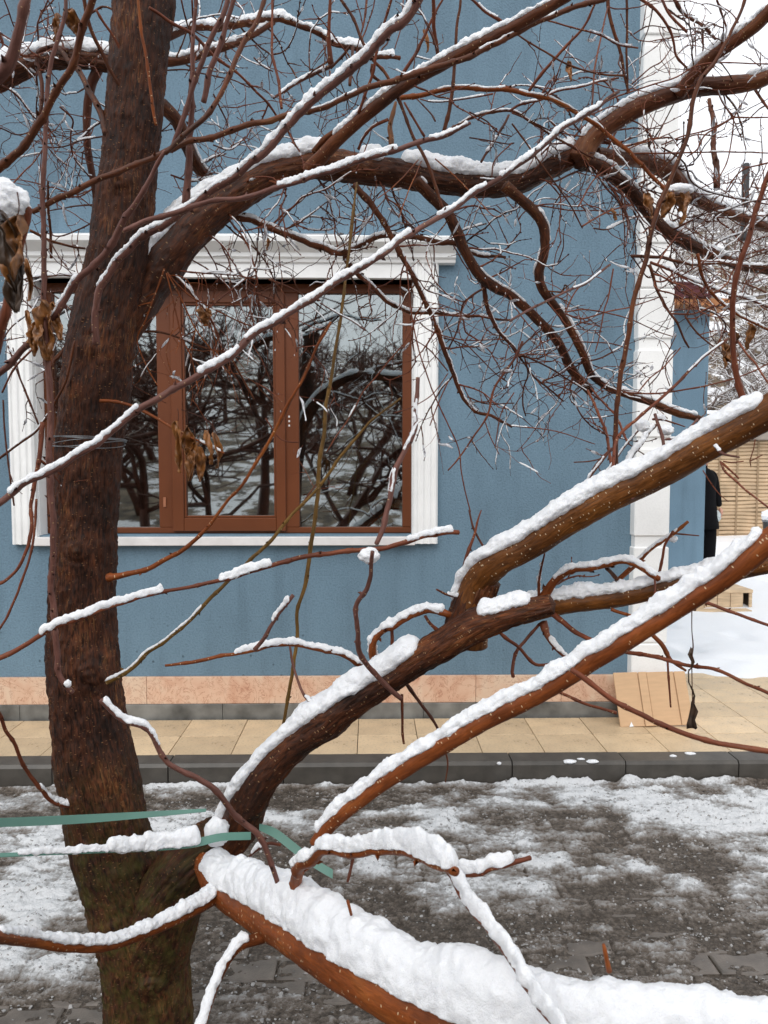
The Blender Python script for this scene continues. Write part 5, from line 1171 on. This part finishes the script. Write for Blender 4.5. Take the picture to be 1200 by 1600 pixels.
b K 14 9 2.05 2.1 s12:.1:.8:.8 c6:70:down | 775,60,16 850,120,14 920,200,13 980,270,11 1030,400,9
t R 9 6 2.05 2.1 s14:.3:.8:.7 c10:90:down | 780,60 900,75 1050,85 1200,110
t O 9 6 2.0 2.0 c8:70:down | 770,60 720,200 680,300 640,400 690,520 740,610
t O 8 6 2.0 2.0 c8:70:down | 780,80 810,200 850,380 900,480 930,630
t O 8 6 2.0 2.05 c8:70:down | 790,90 850,200 920,350 1000,450 1080,560
t O 8 6 2.0 2.05 c8:70:down | 785,80 880,180 980,240 1100,300 1180,330
t B 12 8 2.05 2.1 s16:.1:.6:.8 c4:70:any | 650,355 750,355 850,385 960,430 1060,460
t R 9 7 2.0 2.05 s12:.2:.8:.8 c5:70:any | 970,250 1060,180 1140,120 1200,90
t B 11 9 2.0 2.05 | 1085,480 1130,560 1190,670
t O 18 9 1.92 1.85 s14:.8:.98 c1:40:any | 470,680,20 530,680,16 620,702 700,740 800,795 900,850 980,890 1050,925
t R 10 10 1.9 1.85 | 10,640 60,540 120,470 150,440
t K 6 5 2.1 2.1 c2:50:any | 60,430 100,590 180,790
t B 9 7 2.1 2.1 c4:60:any | 350,370 290,440 250,490 230,600
t B 14 10 2.1 2.1 c4:60:any | 350,400 310,430 270,480 245,520 250,700 215,900
t K 9 7 2.1 2.1 s8:.1:.9:.8 c8:80:any | 360,90 300,200 200,280 150,330
t K 8 6 2.1 2.1 s12:.1:.9:.8 c8:80:any | 400,90 280,95 150,100 60,130
t K 8 6 2.1 2.1 c8:80:any | 100,100 180,150 250,180 340,260
t K 8 6 2.0 2.1 s8:.2:.9:.6 c6:80:any | -5,420 60,330 150,250 200,160
t R 7 5 2.0 2.1 | -5,30 80,170 160,260 220,330
t R 6 5 2.0 2.1 c3:60:any | 0,400 130,380 180,380
t R 6 4 2.1 2.1 | 610,590 660,630 780,690
t K 5 4 2.1 2.1 c2:50:any | 850,720 930,750 985,780 1015,830

"""
def run_data():
    off = (0, 0); scl = 1.0; sd = 1
    for ln in DATA.strip().splitlines():
        ln = ln.strip()
        if not ln or ln[0] == '#': continue
        if ln[0] == '@':
            f = ln[1:].split(','); off = (float(f[0]), float(f[1])); scl = float(f[2]) if len(f) > 2 else 1 / 3.0; continue
        head, tail = ln.split('|'); f = head.split()
        kind = 'branch' if f[0] == 'b' else 'trunk' if f[0] == 'T' else 'twig'
        mat = f[1]; mat = 'trunk' if mat == 'X' else mat
        w0, w1, d0, d1 = map(float, f[2:6]); snow = ''; cl = None; extra = None
        for g_ in f[6:]:
            if g_[0] == 's': snow = g_[1:]
            elif g_[0] == 'c': q = g_[1:].split(':'); cl = (int(q[0]), float(q[1]), q[2] if len(q) > 2 else 'any')
            elif g_ == 'ice': extra = 'ice'
        raw = tail.split(); n = len(raw); cols = []
        arr = [list(map(float, r.replace(':', ',').split(','))) for r in raw]
        LL = [0]
        for a, b_ in zip(arr[:-1], arr[1:]): LL.append(LL[-1] + math.hypot(b_[0] - a[0], b_[1] - a[1]))
        for i, a in enumerate(arr):
            t = LL[i] / max(LL[-1], 1e-6)
            wd = a[2] if len(a) > 2 else w0 + (w1 - w0) * t
            d = a[3] if len(a) > 3 else d0 + (d1 - d0) * t
            cols.append((off[0] + a[0] * scl, off[1] + a[1] * scl, wd * scl, d))
        add_trace(kind, mat, cols, snow, cl, sd, off, scl, extra); sd += 1
run_data()
ICE.build('ice_drops', M['ice'], tree, kind='stuff')
# ------------------------------------------------------------------ leaves, ribbons, wire
def leaf_mat(name, c1, c2):
    m, t, b = new_mat(name); v = coords(t, 'Object'); n = tex(t, v, i_Scale=30, i_Detail=7, i_Distortion=1)
    c = ramp(t, n.outputs[0], [(.3, c1), (.6, c2), (.75, tuple(x * 1.3 for x in c2))]); t.links.new(c.outputs[0], b.inputs['Base Color']); b.inputs['Roughness'].default_value = .45
    bump(t, b, n.outputs[0], .6, .003); return m
M['leaf'] = leaf_mat('dry brown leaf', (.06, .02, .005), (.29, .115, .028)); M['leafd'] = leaf_mat('dark withered leaf', (.02, .012, .007), (.075, .04, .02))
def leaf(px, py, wpx, hpx, d, seed, mat='leaf', rot=0, twist=0, curl=1.0, parent=tree):
    """a dried leaf hanging from its stalk: folded along the rib, puckered and torn at the rim"""
    c = P(px, py, d) - TO; s = d / FPX; nu, nv = 16, 26; Rn = random.Random(seed)
    u = np.linspace(-1, 1, nu); v = np.linspace(0, 1, nv); U, Vv = np.meshgrid(u, v)
    prof = np.sin(np.pi * np.clip(Vv, 0, 1) ** .8) ** .7 * (1 - .25 * Vv) + .03
    edge = 1 + .18 * noise(np.stack([Vv * 9, np.sign(U) * 3 + seed, U * 0], -1), seed)
    X = U * prof * edge * wpx * .5 * s; Z = -Vv * hpx * s
    fold = np.abs(U) ** 1.2 * wpx * .42 * s * curl * prof
    Y = -fold + .45 * wpx * s * fbm(np.stack([U * 2.2, Vv * 5, U * 0 + seed], -1), 4, seed) + .12 * hpx * s * np.sin(Vv * 3 + seed)
    X = X * (1 - .35 * curl * np.abs(U)) + .22 * wpx * s * fbm(np.stack([U * 1.2, Vv * 3 + 5, U * 0 + seed], -1), 3, seed + 2)
    a = twist * Vv + Rn.uniform(-.5, .5); X, Y = X * np.cos(a) - Y * np.sin(a), X * np.sin(a) + Y * np.cos(a)
    cr, sr = math.cos(rot), math.sin(rot); X, Z = X * cr - Z * sr, X * sr + Z * cr
    Vt = np.stack([X, Y, Z], -1).reshape(-1, 3)
    o = mesh_obj('leaf', Vt + c, quad(np.arange(nu * nv).reshape(nv, nu)), M[mat], parent)
    md = o.modifiers.new('thick', 'SOLIDIFY'); md.thickness = .0006
    # stalk
    Cs = resample(np.array([[*(c + [0, 0, 0]), .0008], [*(c + [.002, .0, .012]), .0009], [*(c + [0, .0, .03]), .001]]), .006); V, F, UV = tube(Cs[:, :3], Cs[:, 3], 5)
    mesh_obj('stalk', V, F, M['K'], o); return o
LV = [(278, 658, 26, 80, 1.86, 0), (292, 664, 28, 72, 1.86, .1), (304, 690, 26, 62, 1.85, -.15), (322, 672, 18, 54, 1.85, .05), (332, 676, 16, 56, 1.86, .1), (288, 700, 22, 46, 1.86, .2), (310, 698, 22, 54, 1.85, .1),
      (66, 470, 44, 90, 1.70, .05), (80, 472, 26, 62, 1.72, .25), (58, 500, 32, 56, 1.70, -.1), (42, 485, 14, 50, 1.75, 0), (40, 405, 16, 62, 1.2, .1),
      (108, 18, 30, 46, 2.1, .3), (92, 22, 20, 40, 2.1, -.2), (1010, 300, 18, 42, 1.9, .2), (1050, 296, 34, 36, 1.95, .3), (1064, 298, 24, 52, 1.95, -.1), (1048, 300, 26, 40, 1.95, -.3),
      (1165, 505, 18, 40, 1.9, .2), (1140, 520, 24, 46, 1.85, .3), (1128, 530, 20, 48, 1.85, .4), (888, 95, 14, 32, 2.0, .1), (663, 45, 9, 36, 2.05, .1), (316, 480, 20, 30, 2.0, .2), (325, 482, 16, 24, 2.0, -.4),
      (418, 372, 9, 18, 2.1, 0), (1140, 540, 16, 36, 1.85, -.2), (235, 430, 14, 30, 2.05, .2), (955, 325, 10, 20, 2.0, .2)]
for i, (a, b_, c_, d_, e_, f_) in enumerate(LV): leaf(a, b_, c_, d_, e_, 100 + i, 'leaf', f_, .6, .9)
# big dark withered leaf with a cap of snow in front at the left edge
leaf(8, 330, 58, 150, 1.08, 201, 'leafd', .1, .5, .9); leaf(28, 335, 50, 105, 1.08, 203, 'leaf', -.05, .4, .9); leaf(-6, 330, 40, 120, 1.07, 205, 'leafd', .2, .4, .9)
cS = P(0, 320, 1.1) - TO; o = lump('snow', cS, .040, .03, .034, 61, tree, None, 40); o['kind'] = 'stuff'
cS = P(1062, 296, 1.95) - TO; o = lump('snow', cS, .034, .02, .014, 62, tree, None, 24); o['kind'] = 'stuff'
for px, py, dd, rx, ry, sd_ in ((577, 868, 1.56, .022, .016, 71), (1052, 1342 - 500, 1.75, .01, .008, 72), (1040, 672, 1.72, .018, .012, 75), (1004, 665, 1.72, .016, .014, 76), (106, 1068, 1.76, .008, .009, 77), (338, 1300, 1.8, .03, .035, 78)):
    cS = P(px, py, dd) - TO; o = lump('snow', cS, rx, rx * .8, ry, sd_, tree, None, 24); o['kind'] = 'stuff'
# twisted strip of withered leaf hanging by a thread
Cs = [[*(P(x, y, 1.5) - TO), r] for x, y, r in ((1081, 955, .0012), (1081, 985, .001), (1083, 1010, .0014), (1081, 1035, .0012), (1082, 1100, .001))]
Q = resample(Cs, .006); V, F, UV = tube(Q[:, :3], Q[:, 3], 6); o_s = mesh_obj('leaf_stalk', V, F, M['K'], tree)
strip = [(1081, 1012, 4, .2), (1078, 1022, 10, .8), (1083, 1034, 11, 1.2), (1081, 1043, 3, 1.8), (1076, 1048, 14, 2.2), (1076, 1066, 13, 2.6), (1082, 1078, 14, 3.0), (1085, 1088, 8, 3.6), (1082, 1098, 10, 4.2), (1084, 1108, 14, 4.8), (1080, 1122, 10, 5.4), (1080, 1132, 15, 6.1), (1081, 1138, 17, 6.3)]
V = []; n7 = 7
for x, y, w_, a in strip:
    c_ = P(x, y, 1.5) - TO
    for k in range(n7):
        q = (k / (n7 - 1) - .5) * w_ * 1.5 / FPX; V.append(c_ + np.array([q * (.55 + .45 * math.cos(a)), q * math.sin(a) * .8 + .003 * math.sin(k * 2 + a), .002 * random.uniform(-1, 1)]))
o = mesh_obj('leaf_strip', V, quad(np.arange(len(strip) * n7).reshape(len(strip), n7)), M['leafd'], tree); md = o.modifiers.new('t', 'SOLIDIFY'); md.thickness = .0008
# green straps round the fork
m_rib = simple('green woven strap', (.115, .25, .20), .35, .12, 6, .25, 900, .0005)
def strap(pts, parent, name='strap'):
    """pts: (x, y, height px, depth, tilt) -> flat band with thickness"""
    Q = []
    for x, y, h, d, tl in pts: Q.append([*P(x, y, d), h * .5 * d / FPX, tl])
    Q = resample(Q, .012); V = []
    for i in range(len(Q)):
        c = Q[i, :3]; h = Q[i, 3]; tl = Q[i, 4]; dv = np.array([0, math.sin(tl), math.cos(tl)]); nv = np.array([0, math.cos(tl), -math.sin(tl)]) * .0009
        V += [c - dv * h - nv, c + dv * h - nv, c + dv * h + nv, c - dv * h + nv]
    F = [(i * 4 + j, i * 4 + (j + 1) % 4, i * 4 + 4 + (j + 1) % 4, i * 4 + 4 + j) for i in range(len(Q) - 1) for j in range(4)]
    F += [(0, 1, 2, 3), tuple(range(len(V) - 4, len(V)))[::-1]]
    return mesh_obj(name, V, F, m_rib, parent, smooth=False), Q
up = props(empty('green_strap', (0, 0, 0)), 'upper pale green strap pulled across the trunk to the left edge', 'strap')
strap([(-20, 1286, 14, 1.45, .1), (60, 1283, 14, 1.55, .1), (140, 1279, 13, 1.66, .2), (240, 1272, 9, 1.78, .5), (322, 1266, 5, 1.85, .9)], up)
lw_ = props(empty('green_strap', (0, 0, 0)), 'lower pale green strap carrying snow, pulled from the fork to the left edge', 'strap')
_, Q = strap([(-20, 1337, 8, 1.45, 1.2), (60, 1334, 7, 1.52, 1.2), (150, 1330, 7, 1.6, 1.2), (230, 1326, 9, 1.68, 1.0), (300, 1318, 13, 1.72, .7), (345, 1308, 12, 1.75, .3), (392, 1306, 12, 1.78, .1)], lw_)
A = Acc()
n_ = len(Q); Rr = np.full(n_, .004)
for h, a0, a1, sd_ in ((.012, .10, .55, 5), (.026, .42, .60, 6), (.034, .56, .80, 8)):
    for VF in snow_on(Q[:, :3], Rr + (.006 if h > .02 else 0), h, a0, a1, sd_, 1.0, .003, 20, .3): A.add(*VF)
A.build('snow', M['snow'], lw_, kind='stuff')
tl_ = props(empty('green_strap', (0, 0, 0)), 'loose pale green strap end hanging right of the tree fork', 'strap')
strap([(405, 1292, 10, 1.86, .2), (430, 1302, 15, 1.86, .4), (460, 1325, 16, 1.85, .5), (490, 1348, 14, 1.84, .6), (520, 1366, 14, 1.83, .8)], tl_)
# thin wire wound round the trunk
wire = props(empty('binding_wire', tuple(P(140, 690, 2.0))), 'thin grey wire wound several times around the tree trunk', 'wire')
m_wire = simple('grey wire', (.22, .23, .24), .35, .2, 40, metal=.6)
cW = P(139, 690, 2.0) - np.array(wire.location)
for k in range(6):
    a = np.linspace(0, 2 * np.pi, 60); rW = .0905 + .001 * k; zk = (k - 2.5) * .0045
    Cw = np.stack([cW[0] + rW * np.cos(a), cW[1] + rW * np.sin(a), cW[2] + zk + .006 * np.sin(a + k) + .003 * np.sin(2 * a + k * 2)], -1)
    V, F, UV = tube(Cw, np.full(60, .0009), 6); mesh_obj('coil', V, F, m_wire, wire, uv=UV)
# ------------------------------------------------------------------ bare trees up the slope and across the street (seen in the window glass)
def make_tree_mesh(seed, H=5.0, n0=7, snowy=True, sides=5, lv=4):
    Rn = random.Random(seed); T_ = Acc(); Cw = Acc(); Sn = Acc()
    def br(p, d, L, r, lvl):
        pts = [np.array(p)]; d = np.array(d, float); n = 5
        for i in range(n):
            d = d + np.array([Rn.gauss(0, .16), Rn.gauss(0, .16), Rn.gauss(0, .12) + .03]); d /= np.linalg.norm(d); pts.append(pts[-1] + d * L / n)
        pts = np.array(pts); R = np.linspace(r, r * .5, n + 1); V, F, UV = tube(pts, R, sides if lvl > 1 else 4); (T_ if lvl == lv else Cw).add(V, F, UV)
        if snowy and lvl < lv:
            V2, F2, _ = tube(pts + np.array([0, 0, 1]) * R[:, None] * .9, R * .8, 4); Sn.add(V2, F2)
        if lvl > 0:
            for k in range(n0 if lvl == lv else Rn.choice((3, 4, 5))):
                i = Rn.randrange(2, n + 1); t = pts[i] - pts[i - 1]; t /= np.linalg.norm(t); q = np.array([Rn.gauss(0, 1), Rn.gauss(0, 1), Rn.gauss(.2, .6)]); q /= np.linalg.norm(q)
                br(pts[i], t * .6 + q, L * Rn.uniform(.45, .75), r * .5, lvl - 1)
    br((0, 0, -.1), (Rn.gauss(0, .1), Rn.gauss(0, .1), 1), H * .45, H * .022, lv)
    return T_, Cw, Sn
def hz_at(x, y):
    j = min(len(hx) - 1, max(0, int((x - hx[0]) / .6))); i = min(len(hy) - 1, max(0, int((y - hy[0]) / .4))); return float(HZ[i, j])
PT = [make_tree_mesh(50 + k, 5.0, 6, True, 4, 3) for k in range(4)]
def wood(name, spots, bark, snow=True):
    W_ = Acc(); S_ = Acc()
    for k, (x, y, z, s) in enumerate(spots):
        a = random.uniform(0, 6.28); Rz = np.array([[math.cos(a), -math.sin(a), 0], [math.sin(a), math.cos(a), 0], [0, 0, 1]]) * s
        T_, Cw, Sn = PT[k % 4]
        for src, dst in ((T_, W_), (Cw, W_), (Sn, S_))[:3 if snow else 2]:
            dst.add(np.vstack(src.V) @ Rz.T + np.array([x, y, z]), np.vstack(src.F), np.vstack(src.UV))
    o = W_.build(name, bark, None, kind='stuff')
    if snow: S_.build('snow_on_twigs', M['snow'], o, kind='stuff')
    return o
sp = []
for _ in range(150):
    y = random.uniform(22, 70); x = random.uniform(.36, .62) * y; sp.append((x, y, hz_at(x, y) - .1, random.uniform(.35, .8)))
m_far = simple('haze-paled far twigs', (.16, .12, .10), .9, .2, 2)  # bark lightened in colour to stand in for distance haze
wood('distant_wood', sp, m_far)
mesh_obj('snowy_bank', [(-30, -6, 0), (30, -6, 0), (45, -60, 12), (-45, -60, 12)], [(0, 1, 2, 3)], m_h, kind='structure')
sp = [(-2.6, -3.2, -.1, .9), (-.9, -4.2, -.1, 1.0), (.6, -3.6, -.1, .8), (2.0, -4.6, -.1, 1.1), (-4.3, -5, -.1, 1.1), (3.6, -4, -.1, .9)]
for _ in range(60):
    y = random.uniform(-26, -6); sp.append((random.uniform(-12, 10), y, max(0, (-y - 6) * .222) - .1, random.uniform(.8, 1.4)))
wood('wood_across_street', sp, M['K'], False)
